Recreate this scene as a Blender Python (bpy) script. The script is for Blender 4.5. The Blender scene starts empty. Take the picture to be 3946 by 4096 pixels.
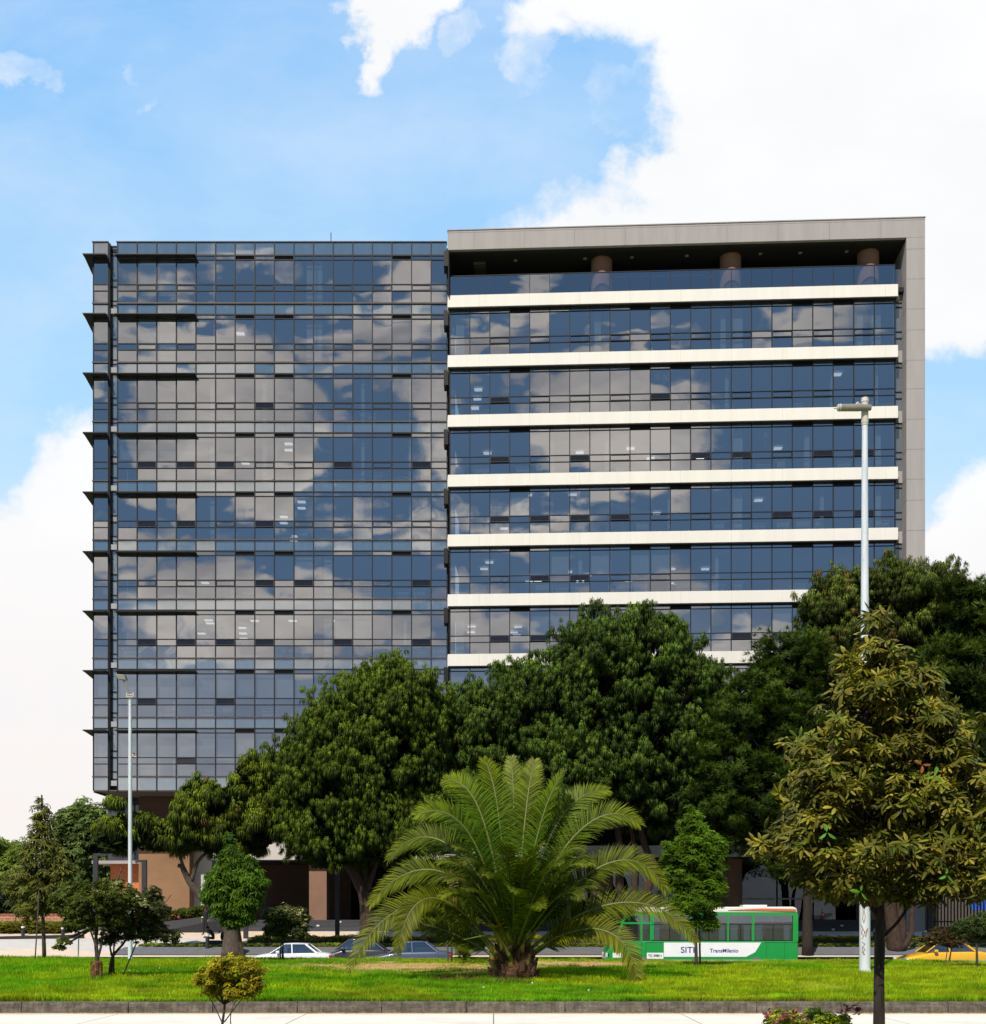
import bpy, bmesh, math, random
import numpy as np
from mathutils import Vector, Matrix, Euler
PI = math.pi
R = math.radians
scene = bpy.context.scene
COL = scene.collection
random.seed(11)
rng = np.random.default_rng(7)
EYE = 2.2

# survey: a sighting (u, v) taken from the camera position at a ground distance d, as a point in metres
F_, CX_, HV_ = 4800.0, 1973.0, 3690.0
def at(u, v, d):
    return Vector(((u - CX_) * d / F_, d, EYE + (HV_ - v) * d / F_))

# ------------------------------------------------------------------ materials
def new_mat(name):
    m = bpy.data.materials.new(name); m.use_nodes = True
    nt = m.node_tree; nt.nodes.clear()
    out = nt.nodes.new('ShaderNodeOutputMaterial')
    return m, nt, out
def N(nt, t, **kw):
    n = nt.nodes.new(t)
    for k, v in kw.items():
        if k in ('operation', 'blend_type', 'data_type', 'noise_dimensions', 'vector_type', 'attribute_name', 'interpolation_type', 'feature', 'distribution', 'sky_type'):
            setattr(n, k, v)
        else:
            n.inputs[k].default_value = v
    return n
def L(nt, a, b): nt.links.new(a, b)
def ramp(nt, fac, stops):
    r = nt.nodes.new('ShaderNodeValToRGB'); L(nt, fac, r.inputs[0])
    e = r.color_ramp.elements
    while len(e) < len(stops): e.new(0.5)
    for k, (p, c) in enumerate(stops):
        e[k].position = p; e[k].color = (*c, 1) if len(c) == 3 else c
    return r.outputs[0]
def obj_coord(nt, scale=(1, 1, 1)):
    tc = nt.nodes.new('ShaderNodeTexCoord')
    g = nt.nodes.new('ShaderNodeNewGeometry')
    mp = nt.nodes.new('ShaderNodeMapping'); mp.inputs['Scale'].default_value = scale
    L(nt, g.outputs['Position'], mp.inputs[0])
    return mp.outputs[0]
def surf(name, col, col2=None, rough=0.8, scale=3.0, stretch=(1, 1, 1), metal=0.0, bump=0.0, bscale=None, amount=(0.35, 0.65), spec=0.3, coat=0.0):
    """diffuse-ish surface whose colour drifts between two tones with world position"""
    m, nt, out = new_mat(name)
    b = N(nt, 'ShaderNodeBsdfPrincipled'); L(nt, b.outputs[0], out.inputs[0])
    b.inputs['Roughness'].default_value = rough; b.inputs['Metallic'].default_value = metal
    b.inputs['Specular IOR Level'].default_value = spec
    b.inputs['Coat Weight'].default_value = coat; b.inputs['Coat Roughness'].default_value = 0.05
    co = obj_coord(nt, stretch)
    n1 = N(nt, 'ShaderNodeTexNoise', Scale=scale, Detail=6.0, Roughness=0.65); L(nt, co, n1.inputs['Vector'])
    c2 = col2 if col2 else tuple(c * 0.8 for c in col)
    L(nt, ramp(nt, n1.outputs[0], [(amount[0], col), (amount[1], c2)]), b.inputs['Base Color'])
    if bump:
        n2 = N(nt, 'ShaderNodeTexNoise', Scale=bscale or scale * 6, Detail=5.0); L(nt, co, n2.inputs['Vector'])
        bp = N(nt, 'ShaderNodeBump', Strength=bump, Distance=0.05); L(nt, n2.outputs[0], bp.inputs['Height']); L(nt, bp.outputs[0], b.inputs['Normal'])
    return m
def foliage(name, sat=1.0, trans=0.35, rough=0.6, spec=0.12):
    m, nt, out = new_mat(name)
    a = N(nt, 'ShaderNodeVertexColor'); a.layer_name = 'Col'
    b = N(nt, 'ShaderNodeBsdfPrincipled'); b.inputs['Roughness'].default_value = rough; b.inputs['Specular IOR Level'].default_value = spec
    L(nt, a.outputs[0], b.inputs['Base Color'])
    t = N(nt, 'ShaderNodeBsdfTranslucent')
    h = N(nt, 'ShaderNodeMixRGB', blend_type='MULTIPLY'); h.inputs[0].default_value = 1; h.inputs[2].default_value = (1.25, 1.3, 0.5, 1)
    L(nt, a.outputs[0], h.inputs[1]); L(nt, h.outputs[0], t.inputs[0])
    mx = N(nt, 'ShaderNodeMixShader'); mx.inputs[0].default_value = trans
    L(nt, b.outputs[0], mx.inputs[1]); L(nt, t.outputs[0], mx.inputs[2]); L(nt, mx.outputs[0], out.inputs[0])
    return m
def glass_mat(name, tcol, gcol, fac, wav=0.012, wscale=0.33, under=None):
    """architectural glass: tinted see-through mixed with a slightly wavy mirror; under = opaque back-painted colour"""
    m, nt, out = new_mat(name)
    co = obj_coord(nt, (1, 1, 1.6))
    n = N(nt, 'ShaderNodeTexNoise', Scale=wscale, Detail=1.0); L(nt, co, n.inputs['Vector'])
    bp = N(nt, 'ShaderNodeBump', Strength=1.0, Distance=wav); L(nt, n.outputs[0], bp.inputs['Height'])
    g = N(nt, 'ShaderNodeBsdfGlossy', Roughness=0.0); g.inputs[0].default_value = (*gcol, 1); L(nt, bp.outputs[0], g.inputs['Normal'])
    if under:
        t = N(nt, 'ShaderNodeBsdfDiffuse')
        n2 = N(nt, 'ShaderNodeTexNoise', Scale=1.3, Detail=3.0); L(nt, obj_coord(nt, (3, 1, .4)), n2.inputs['Vector'])
        L(nt, ramp(nt, n2.outputs[0], [(.3, under), (.7, tuple(c * 1.35 for c in under))]), t.inputs[0])
    else:
        t = N(nt, 'ShaderNodeBsdfTransparent'); t.inputs[0].default_value = (*tcol, 1)
    mx = N(nt, 'ShaderNodeMixShader'); mx.inputs[0].default_value = fac
    L(nt, t.outputs[0], mx.inputs[1]); L(nt, g.outputs[0], mx.inputs[2]); L(nt, mx.outputs[0], out.inputs[0])
    return m
def emit(name, col, s):
    m, nt, out = new_mat(name)
    e = N(nt, 'ShaderNodeEmission', Strength=s); e.inputs[0].default_value = (*col, 1); L(nt, e.outputs[0], out.inputs[0])
    return m

M = {}
M['glass'] = glass_mat('vision_glass', (.36, .41, .46), (.84, .84, .86), .50)
M['glass_low'] = glass_mat('podium_glass', (.30, .33, .36), (.5, .55, .6), .12)
M['spandrel'] = glass_mat('spandrel_glass', None, (.84, .85, .87), .50, under=(.075, .105, .125))
M['rail_glass'] = glass_mat('balustrade_glass', (.55, .60, .66), (.75, .79, .86), .42)
M['strip_glass'] = glass_mat('strip_glass', None, (.7, .75, .8), .38, under=(.10, .125, .14))
M['alu'] = surf('dark_anodised_aluminium', (.012, .013, .017), (.018, .019, .024), rough=.55, spec=.25)
M['alu_light'] = surf('bronze_ledge', (.06, .052, .055), (.08, .07, .07), rough=.5)
M['black'] = surf('black_metal_fin', (.008, .008, .010), (.012, .012, .014), rough=.5)
M['vent'] = surf('vent_metal', (.014, .014, .016), (.02, .02, .022), rough=.6)
M['sash'] = glass_mat('open_sash_glass', None, (.35, .38, .42), .12, under=(.012, .013, .018))  # dark reflection of the tilted sashes painted as a near-black backing
M['band'] = surf('ivory_band_panel', (.78, .75, .70), (.70, .67, .615), rough=.65, scale=1.0, stretch=(1.6, 1.6, .12), amount=(.35, .85))
M['frame_panel'] = surf('grey_frame_panel', (.37, .345, .345), (.32, .297, .297), rough=.7, scale=.9, stretch=(1.5, 1.5, .16))
M['joint'] = surf('panel_joint', (.12, .11, .11), rough=.8)
M['joint_light'] = surf('band_joint', (.62, .58, .51), rough=.8)
M['soffit'] = surf('dark_soffit', (.022, .02, .021), (.018, .017, .018), rough=.8)
M['soffit2'] = surf('brown_soffit_panel', (.10, .085, .075), (.085, .07, .062), rough=.7)
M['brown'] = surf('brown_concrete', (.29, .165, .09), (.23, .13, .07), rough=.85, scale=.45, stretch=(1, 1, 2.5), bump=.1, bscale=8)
M['brown_shaded'] = surf('shaded_brown_wall', (.085, .052, .038), (.065, .04, .03), rough=.85, scale=.5, stretch=(1, 1, 2.5))  # brown concrete darkened in colour for shade under the overhang and in the recess
M['brown_col'] = surf('brown_column', (.26, .15, .10), (.22, .125, .085), rough=.85, scale=.8)
M['canopy'] = surf('podium_fascia', (.56, .52, .48), (.50, .465, .43), rough=.7, scale=.4)
M['white_wall'] = surf('pale_render', (.55, .54, .51), (.47, .465, .44), rough=.9, scale=.4, amount=(.3, .75))
M['void'] = surf('dark_interior', (.010, .010, .011), (.014, .013, .013), rough=.9)
M['ceiling'] = surf('office_ceiling', (.35, .36, .38), (.33, .34, .36), rough=.9)
M['backwall'] = surf('office_wall', (.13, .14, .155), (.09, .1, .115), rough=.9, scale=.15)
M['int_col'] = surf('white_inner_column', (.85, .85, .82), (.8, .8, .78), rough=.9)
M['blind'] = surf('roller_blind', (.80, .76, .68), (.74, .70, .62), rough=.9, scale=.8, stretch=(1.5, 1, .4))
M['desk'] = surf('office_desk', (.62, .62, .62), (.5, .5, .5), rough=.7)
M['lamp'] = emit('ceiling_light_panel', (1, .97, .92), 1.7)
M['steps'] = surf('grey_granite', (.062, .062, .072), (.05, .05, .058), rough=.75, scale=6, bump=.1)
M['granite_dark'] = surf('dark_granite', (.024, .024, .029), (.017, .017, .021), rough=.6, scale=5)
M['side_grey'] = surf('grey_paving', (.16, .16, .175), (.12, .12, .135), rough=.85, scale=3, bump=.15)
M['pole'] = surf('galvanised_pole', (.62, .66, .71), (.47, .52, .57), rough=.55, scale=2.2, stretch=(3, 3, .5), metal=0, spec=.3, amount=(.4, .7))
M['pole_cap'] = surf('cream_pole_head', (.55, .52, .46), (.48, .45, .40), rough=.5)
M['lamp_grey'] = surf('luminaire_grey', (.24, .22, .19), (.2, .185, .16), rough=.5)
M['dark_post'] = surf('charcoal_steel', (.028, .03, .036), (.036, .038, .045), rough=.5)
M['bark'] = surf('pine_bark', (.085, .052, .036), (.03, .02, .016), rough=.95, scale=6, stretch=(3, 3, .6), bump=.9, bscale=14)
M['bark_grey'] = surf('grey_bark', (.14, .105, .08), (.055, .042, .034), rough=.95, scale=7, stretch=(3, 3, .5), bump=.9, bscale=16)
M['bark_dark'] = surf('dark_bark', (.022, .017, .013), (.05, .038, .028), rough=.9, scale=9, stretch=(3, 3, .4), bump=.8, bscale=20)
M['bark_mid'] = surf('thin_bark', (.09, .07, .05), (.04, .03, .022), rough=.9, scale=12, stretch=(3, 3, .5), bump=.6)
M['stake'] = surf('weathered_stake', (.10, .085, .07), (.06, .05, .04), rough=.9, scale=9)
M['leaf'] = foliage('leaf_foliage')
M['needle'] = foliage('needle_foliage', trans=.22, rough=.6)
M['leathery'] = foliage('leathery_leaf', trans=.2, rough=.5, spec=.18)
M['palm_leaf'] = foliage('palm_leaflet', trans=.3, rough=.5, spec=.14)
M['grassblade'] = foliage('grass_blade', trans=.45, rough=.6)
M['fibre'] = surf('palm_fibre', (.13, .065, .035), (.05, .028, .018), rough=.95, scale=12, bump=.9, bscale=30)
M['dryfibre'] = surf('dry_fibre', (.26, .15, .08), (.13, .07, .04), rough=.95, scale=14, bump=.8)
M['rubber'] = surf('tyre_rubber', (.018, .018, .018), rough=.85)
M['rim'] = surf('wheel_rim', (.4, .4, .42), rough=.35, metal=.8)
M['chrome'] = surf('lamp_lens', (.75, .75, .78), rough=.15, metal=.3)
M['red_lens'] = surf('red_lens', (.45, .02, .02), rough=.2)
M['car_glass'] = glass_mat('car_glass', (.35, .4, .42), (.8, .85, .9), .30, wav=.002)
M['trimblack'] = surf('black_trim', (.012, .012, .013), rough=.5)
def paint(n, c, c2=None): return surf(n, c, c2 or tuple(x * .94 for x in c), rough=.35, scale=1.5, spec=.5, coat=.6)
M['p_white'] = paint('white_paint', (.78, .79, .82))
M['p_black'] = paint('black_paint', (.03, .032, .04))
M['p_blue'] = paint('slate_blue_paint', (.06, .08, .14))
M['p_yellow'] = paint('taxi_yellow', (.80, .43, .01))
M['p_green'] = paint('bus_green', (.004, .30, .05))
M['p_cream'] = paint('bus_roof_cream', (.82, .78, .72))
M['p_orange'] = paint('bus_orange', (.80, .14, .03))
M['p_panel'] = paint('bus_white_panel', (.85, .85, .86))
M['blue_ink'] = surf('blue_lettering', (.03, .05, .28), rough=.6)
M['dark_ink'] = surf('dark_lettering', (.04, .04, .05), rough=.6)
M['red_ink'] = surf('red_spray_paint', (.40, .10, .11), (.32, .16, .17), rough=.8, scale=12)
M['curtain'] = surf('bus_curtain', (.40, .62, .74), (.26, .44, .56), rough=.9, scale=6, stretch=(4, 4, .3))
M['skin'] = surf('skin', (.34, .18, .11), rough=.6)
M['cloth_black'] = surf('black_uniform', (.018, .018, .024), (.012, .012, .015), rough=.9)
M['cloth_brown'] = surf('brown_jacket', (.07, .045, .035), (.045, .03, .024), rough=.9)
M['cloth_jeans'] = surf('dark_trousers', (.03, .035, .05), rough=.9)
M['cloth_blue'] = surf('blue_shirt', (.22, .28, .55), rough=.9)
M['hair'] = surf('black_hair', (.012, .009, .008), rough=.7)
M['neon'] = surf('neon_green_band', (.35, .9, .08), rough=.6)
M['cone'] = surf('cone_orange', (.75, .10, .04), rough=.6)
M['white'] = surf('white_paint_matte', (.75, .75, .74), rough=.7)
M['concrete_block'] = surf('concrete_block', (.38, .37, .34), (.3, .29, .27), rough=.9, bump=.3)
M['blue_sign'] = surf('blue_panel', (.02, .10, .55), rough=.5)

# ------------------------------------------------------------------ object helpers
def tag(o, label=None, cat=None, group=None, kind=None):
    if label: o['label'] = label
    if cat: o['category'] = cat
    if group: o['group'] = group
    if kind: o['kind'] = kind
    return o
def empty(name, loc=(0, 0, 0), rz=0.0):
    o = bpy.data.objects.new(name, None); COL.objects.link(o)
    o.location = loc; o.rotation_euler = (0, 0, rz); o.empty_display_size = .3
    return o
def thing(name, label, cat, loc=(0, 0, 0), rz=0.0, group=None):
    return tag(empty(name, loc, rz), label, cat, group)
class MB:
    """collects polygons for ONE mesh object"""
    def __init__(s): s.v = []; s.f = []; s.m = []
    def add(s, vs, fs, m=0):
        o = len(s.v); s.v += [tuple(p) for p in vs]; s.f += [tuple(i + o for i in f) for f in fs]; s.m += [m] * len(fs); return s
    def quad(s, a, b, c, d, m=0): return s.add([a, b, c, d], [(0, 1, 2, 3)], m)
    def box(s, x0, x1, y0, y1, z0, z1, m=0):
        v = [(x0, y0, z0), (x1, y0, z0), (x1, y1, z0), (x0, y1, z0), (x0, y0, z1), (x1, y0, z1), (x1, y1, z1), (x0, y1, z1)]
        return s.add(v, [(0, 3, 2, 1), (4, 5, 6, 7), (0, 1, 5, 4), (1, 2, 6, 5), (2, 3, 7, 6), (3, 0, 4, 7)], m)
    def prism(s, poly, z0, z1, m=0):
        n = len(poly); v = [(x, y, z0) for x, y in poly] + [(x, y, z1) for x, y in poly]
        f = [tuple(range(n))[::-1], tuple(range(n, 2 * n))] + [(i, (i + 1) % n, n + (i + 1) % n, n + i) for i in range(n)]
        return s.add(v, f, m)
    def extrude_y(s, poly, y0, y1, m=0):      # poly of (x, z)
        n = len(poly); v = [(x, y0, z) for x, z in poly] + [(x, y1, z) for x, z in poly]
        f = [tuple(range(n)), tuple(range(n, 2 * n))[::-1]] + [(i, n + i, n + (i + 1) % n, (i + 1) % n) for i in range(n)]
        return s.add(v, f, m)
    def tube(s, pts, rad, n=8, m=0, cap=True, wob=0.0):
        pts = [Vector(p) for p in pts]; k = len(pts)
        rad = rad if hasattr(rad, '__len__') else [rad] * k
        rings = []; prev = None
        for i, p in enumerate(pts):
            t = (pts[min(i + 1, k - 1)] - pts[max(i - 1, 0)]).normalized()
            a = prev if prev is not None else (Vector((1, 0, 0)) if abs(t.x) < .9 else Vector((0, 1, 0)))
            a = (a - t * a.dot(t)).normalized(); b = t.cross(a); prev = a
            for j in range(n):
                q = 2 * PI * j / n; r_ = rad[i] * (1 + wob * (random.random() - .5))
                rings.append(p + (a * math.cos(q) + b * math.sin(q)) * r_)
        f = []
        for i in range(k - 1):
            for j in range(n):
                f.append((i * n + j, i * n + (j + 1) % n, (i + 1) * n + (j + 1) % n, (i + 1) * n + j))
        if cap: f.append(tuple(range(n))[::-1]); f.append(tuple((k - 1) * n + j for j in range(n)))
        return s.add(rings, f, m)
    def build(s, name, mats, parent=None, smooth=False, bevel=0.0, sub=0):
        me = bpy.data.meshes.new(name); me.from_pydata(s.v, [], s.f)
        mats = mats if isinstance(mats, (list, tuple)) else [mats]
        for m in mats: me.materials.append(M[m] if isinstance(m, str) else m)
        me.polygons.foreach_set('material_index', s.m)
        if smooth: me.polygons.foreach_set('use_smooth', [True] * len(s.f))
        me.update()
        o = bpy.data.objects.new(name, me); COL.objects.link(o); o.parent = parent
        if bevel:
            b = o.modifiers.new('bevel', 'BEVEL'); b.width = bevel; b.segments = 2; b.limit_method = 'ANGLE'; b.angle_limit = R(35)
        if sub:
            b = o.modifiers.new('sub', 'SUBSURF'); b.levels = sub; b.render_levels = sub
        return o
def struct(o): o['kind'] = 'structure'; return o

def np_mesh(name, V, faces, colors, mat, parent=None, smooth=False):
    """faces: list of int arrays (k, n) of equal-size polygons; colors per vertex (len(V), 3)"""
    me = bpy.data.meshes.new(name)
    me.vertices.add(len(V)); me.vertices.foreach_set('co', np.asarray(V, np.float32).ravel())
    li = np.concatenate([f.ravel() for f in faces]).astype(np.int32)
    lt = np.concatenate([np.full(len(f), f.shape[1]) for f in faces]).astype(np.int32)
    ls = np.concatenate([[0], np.cumsum(lt)[:-1]]).astype(np.int32)
    me.loops.add(len(li)); me.loops.foreach_set('vertex_index', li)
    me.polygons.add(len(lt)); me.polygons.foreach_set('loop_start', ls); me.polygons.foreach_set('loop_total', lt)
    if smooth: me.polygons.foreach_set('use_smooth', np.ones(len(lt), bool))
    ca = me.color_attributes.new('Col', 'FLOAT_COLOR', 'POINT')
    c4 = np.ones((len(V), 4), np.float32); c4[:, :3] = np.clip(colors, 0, 1); ca.data.foreach_set('color', c4.ravel())
    me.materials.append(M[mat]); me.update(calc_edges=True); me.validate()
    o = bpy.data.objects.new(name, me); COL.objects.link(o); o.parent = parent
    return o
# ------------------------------------------------------------------ sky, sun, camera
SUN_EL, SUN_AZ = R(47), R(203)      # azimuth clockwise from +Y: behind the camera, a little to the left
def make_world():
    w = bpy.data.worlds.new('World'); scene.world = w; w.use_nodes = True
    nt = w.node_tree; nt.nodes.clear()
    out = nt.nodes.new('ShaderNodeOutputWorld')
    bg = N(nt, 'ShaderNodeBackground', Strength=0.10); L(nt, bg.outputs[0], out.inputs[0])
    sky = N(nt, 'ShaderNodeTexSky', sky_type='NISHITA'); sky.sun_disc = False
    sky.sun_elevation = SUN_EL; sky.sun_rotation = SUN_AZ; sky.altitude = 2600; sky.air_density = 1.0; sky.dust_density = .6; sky.ozone_density = 1.5
    tc = nt.nodes.new('ShaderNodeTexCoord')
    sep = N(nt, 'ShaderNodeSeparateXYZ'); L(nt, tc.outputs['Generated'], sep.inputs[0])
    def mth(op, a, b=None, c=None, clamp=False):
        n = nt.nodes.new('ShaderNodeMath'); n.operation = op; n.use_clamp = clamp
        for k, q in enumerate((a, b, c)):
            if q is None: continue
            if isinstance(q, (int, float)): n.inputs[k].default_value = q
            else: L(nt, q, n.inputs[k])
        return n.outputs[0]
    X, Y, Z = sep.outputs
    ay = mth('MAXIMUM', mth('ABSOLUTE', Y), .12)
    U = mth('DIVIDE', X, ay); V = mth('DIVIDE', Z, ay)      # bearing and rise of the direction
    front = mth('GREATER_THAN', Y, 0.0)
    comb = N(nt, 'ShaderNodeCombineXYZ'); L(nt, U, comb.inputs[0]); L(nt, V, comb.inputs[1])
    uv = comb.outputs[0]
    def noise(sc, det, rough, off=(0, 0, 0), stretch=(1, 1, 1), dist=0.0):
        mp = N(nt, 'ShaderNodeMapping'); mp.inputs['Location'].default_value = off; mp.inputs['Scale'].default_value = stretch
        L(nt, uv, mp.inputs[0])
        n = N(nt, 'ShaderNodeTexNoise', Scale=sc, Detail=det, Roughness=rough, Distortion=dist); L(nt, mp.outputs[0], n.inputs['Vector'])
        return n.outputs[0]
    # warp the bearing so cloud outlines billow
    wn = N(nt, 'ShaderNodeTexNoise', Scale=5.5, Detail=7.0, Roughness=.62); L(nt, uv, wn.inputs['Vector'])
    ws = N(nt, 'ShaderNodeVectorMath', operation='SUBTRACT'); L(nt, wn.outputs['Color'], ws.inputs[0]); ws.inputs[1].default_value = (.5, .5, .5)
    wm = N(nt, 'ShaderNodeVectorMath', operation='SCALE'); L(nt, ws.outputs[0], wm.inputs[0]); wm.inputs['Scale'].default_value = .16
    wa = N(nt, 'ShaderNodeVectorMath', operation='ADD'); L(nt, uv, wa.inputs[0]); L(nt, wm.outputs[0], wa.inputs[1]); uvw = wa.outputs[0]
    def blob(cx, cy, rx, ry, rot=0.0, k=1.0):
        # cloud bank centre and radii as kilo-units of the survey, turned into bearing / rise
        mp = N(nt, 'ShaderNodeMapping'); mp.vector_type = 'TEXTURE'
        mp.inputs['Location'].default_value = ((cx - 1.973) / 4.8, (3.69 - cy) / 4.8, 0)
        mp.inputs['Rotation'].default_value = (0, 0, rot); mp.inputs['Scale'].default_value = (rx / 4.8, ry / 4.8, 1)
        L(nt, uvw, mp.inputs[0])
        ln = N(nt, 'ShaderNodeVectorMath', operation='LENGTH'); L(nt, mp.outputs[0], ln.inputs[0])
        v = mth('SUBTRACT', 1.0, ln.outputs['Value'])
        v = mth('MULTIPLY', v, min(rx, ry) * 3.0 * k)
        return mth('MINIMUM', v, .8)
    def vmax(l):
        a = l[0]
        for b in l[1:]: a = mth('MAXIMUM', a, b)
        return a
    # --- clouds over the building (front half of the sky)
    hard = vmax([blob(3.75, .35, 1.28, 1.1), blob(2.85, -.15, 1.0, .42), blob(3.1, .98, 1.2, .30), blob(3.7, 1.0, .9, .46), blob(2.3, .95, .40, .15, R(20)), blob(2.62, .74, .34, .20, R(25)),
                 blob(1.60, -.12, .31, .30, 0, 1.4), blob(1.58, .10, .16, .20, 0, 1.6), blob(1.555, .26, .075, .16, R(-4), 2.2), blob(2.15, .12, .26, .12),
                 blob(.36, 2.0, .30, .38), blob(.0, 2.3, .42, .40), blob(.3, 2.6, .7, .5), blob(4.05, 2.15, .42, .38)])
    nz = mth('SUBTRACT', noise(7.5, 9, .58, (3.1, 7.7, 0), dist=.35), .5)
    nf = mth('SUBTRACT', noise(26, 6, .6, (1.1, 2.7, 0)), .5)
    d = mth('ADD', hard, mth('ADD', mth('MULTIPLY', nz, .55), mth('MULTIPLY', nf, .42)))
    fm = N(nt, 'ShaderNodeMapRange', interpolation_type='SMOOTHSTEP'); L(nt, d, fm.inputs[0]); fm.inputs[1].default_value = -.02; fm.inputs[2].default_value = .34
    soft = vmax([blob(.60, .21, .13, .07, 0, 3), blob(.08, .28, .16, .11, 0, 3), blob(.21, .34, .07, .09, 0, 3), blob(.70, .33, .07, .07, 0, 2), blob(1.68, .52, .09, .10, 0, 2), blob(2.12, .32, .15, .22, R(20), 1.6), blob(2.45, .45, .22, .2, 0, 1.6), blob(1.8, .22, .10, .16, 0, 2), blob(1.45, .92, .32, .06, 0, 2.0), blob(1.72, .64, .14, .05, 0, 2)])
    sm = N(nt, 'ShaderNodeMapRange', interpolation_type='SMOOTHSTEP'); L(nt, mth('ADD', mth('MINIMUM', soft, .30), mth('ADD', mth('MULTIPLY', nz, 1.3), mth('MULTIPLY', nf, .5))), sm.inputs[0]); sm.inputs[1].default_value = .12; sm.inputs[2].default_value = .72; sm.inputs[4].default_value = .85
    fmask = mth('MAXIMUM', fm.outputs[0], sm.outputs[0])
    haze = N(nt, 'ShaderNodeMapRange', interpolation_type='SMOOTHSTEP'); L(nt, V, haze.inputs[0]); haze.inputs[1].default_value = .44; haze.inputs[2].default_value = .18; 
    veil = N(nt, 'ShaderNodeMapRange'); L(nt, noise(3.6, 8, .6, (6.6, 2.2, 0), (1, 2.0, 1), .3), veil.inputs[0]); veil.inputs[1].default_value = .42; veil.inputs[2].default_value = .74; veil.inputs[4].default_value = .32
    fmask = mth('MAXIMUM', mth('MAXIMUM', fmask, veil.outputs[0]), haze.outputs[0])
    # --- cumulus field behind the camera, which the facade mirrors
    bn = mth('ADD', mth('MULTIPLY', noise(2.9, 8, .50, (5.3, 1.9, 0), (1, 1.7, 1), .1), .95), mth('MULTIPLY', noise(1.3, 3, .5, (2.3, 4.1, 0), (1, 1.6, 1)), .5))
    # fewer clouds towards the right end, deep blue there
    banks = vmax([blob(.92, 1.66, .44, .36), blob(.50, 1.12, .26, .16), blob(.55, 1.42, .42, .07), blob(.95, 1.0, .18, .07), blob(1.02, 2.50, .62, .24), blob(.45, 2.22, .22, .10), blob(1.58, 2.56, .34, .14), blob(1.62, 1.06, .12, .16), blob(1.28, 1.33, .10, .05),
                  blob(2.02, 1.74, .42, .30), blob(1.46, 1.32, .20, .14), blob(1.75, 2.10, .42, .07), blob(2.05, 2.42, .42, .18), blob(2.62, 2.70, .40, .22), blob(2.75, 1.30, .22, .10), blob(1.95, 1.33, .08, .05), blob(2.10, 1.33, .08, .05), blob(2.25, 1.36, .08, .04)])
    bm_in = mth('ADD', mth('MULTIPLY', banks, 1.1), mth('ADD', mth('MULTIPLY', mth('SUBTRACT', bn, .66), .75), mth('MULTIPLY', nf, .20)))
    bm = N(nt, 'ShaderNodeMapRange', interpolation_type='SMOOTHSTEP'); L(nt, bm_in, bm.inputs[0]); bm.inputs[1].default_value = .0; bm.inputs[2].default_value = .22
    hz2 = N(nt, 'ShaderNodeMapRange', interpolation_type='SMOOTHSTEP'); L(nt, V, hz2.inputs[0]); hz2.inputs[1].default_value = .30; hz2.inputs[2].default_value = .08; hz2.inputs[4].default_value = .75
    bmask = mth('MAXIMUM', bm.outputs[0], hz2.outputs[0])
    def mixc(f, a, b, bt='MIX'):
        n = nt.nodes.new('ShaderNodeMixRGB'); n.blend_type = bt
        for k, q in enumerate((f, a, b)):
            if isinstance(q, tuple): n.inputs[k].default_value = (*q, 1)
            elif isinstance(q, (int, float)): n.inputs[k].default_value = q
            else: L(nt, q, n.inputs[k])
        return n.outputs[0]
    # cloud colours are in the sky's own units (x strength 0.10)
    low = N(nt, 'ShaderNodeMapRange'); L(nt, V, low.inputs[0]); low.inputs[1].default_value = .36; low.inputs[2].default_value = .08
    fcol = mixc(low.outputs[0], (9.9, 10.0, 10.15), (9.9, 9.0, 8.45))
    sh = noise(5, 5, .5, (8, 2, 0), (1, 1.8, 1)); shr = N(nt, 'ShaderNodeMapRange'); L(nt, sh, shr.inputs[0]); shr.inputs[1].default_value = .38; shr.inputs[2].default_value = .62
    bcol = mixc(shr.outputs[0], (4.4, 4.5, 4.9), (10.2, 9.5, 8.7))
    gsh = noise(4.2, 7, .55, (1.2, 9.1, 0), (1, 1.5, 1)); gr2 = N(nt, 'ShaderNodeMapRange'); L(nt, gsh, gr2.inputs[0]); gr2.inputs[1].default_value = .42; gr2.inputs[2].default_value = .66; gr2.inputs[4].default_value = .75
    fcol = mixc(gr2.outputs[0], fcol, (9.15, 9.25, 9.45))
    skyc = mixc(1.0, sky.outputs[0], (1.0, 1.0, 1.0), 'MULTIPLY')
    g = N(nt, 'ShaderNodeMapRange'); L(nt, V, g.inputs[0]); g.inputs[1].default_value = .78; g.inputs[2].default_value = .40
    fblue = mixc(g.outputs[0], (2.9, 6.1, 10.5), (5.0, 8.1, 10.9))
    fsky = mixc(.9, skyc, fblue)
    bsky = mixc(.75, skyc, (1.25, 2.45, 4.1))
    fr = mixc(fmask, fsky, fcol); bk = mixc(bmask, bsky, bcol)
    allc = mixc(front, bk, fr)
    gr = mth('LESS_THAN', Z, 0.0)
    L(nt, mixc(gr, allc, (3.0, 3.0, 2.6)), bg.inputs[0])
make_world()

sd = bpy.data.lights.new('sun', 'SUN'); sd.energy = 5.0; sd.angle = R(.55); sd.color = (1, .93, .82)
so = bpy.data.objects.new('sun', sd); COL.objects.link(so)
_d = Vector((math.sin(SUN_AZ) * math.cos(SUN_EL), math.cos(SUN_AZ) * math.cos(SUN_EL), math.sin(SUN_EL)))
so.rotation_euler = _d.to_track_quat('Z', 'Y').to_euler(); so.location = _d * 60

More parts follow.
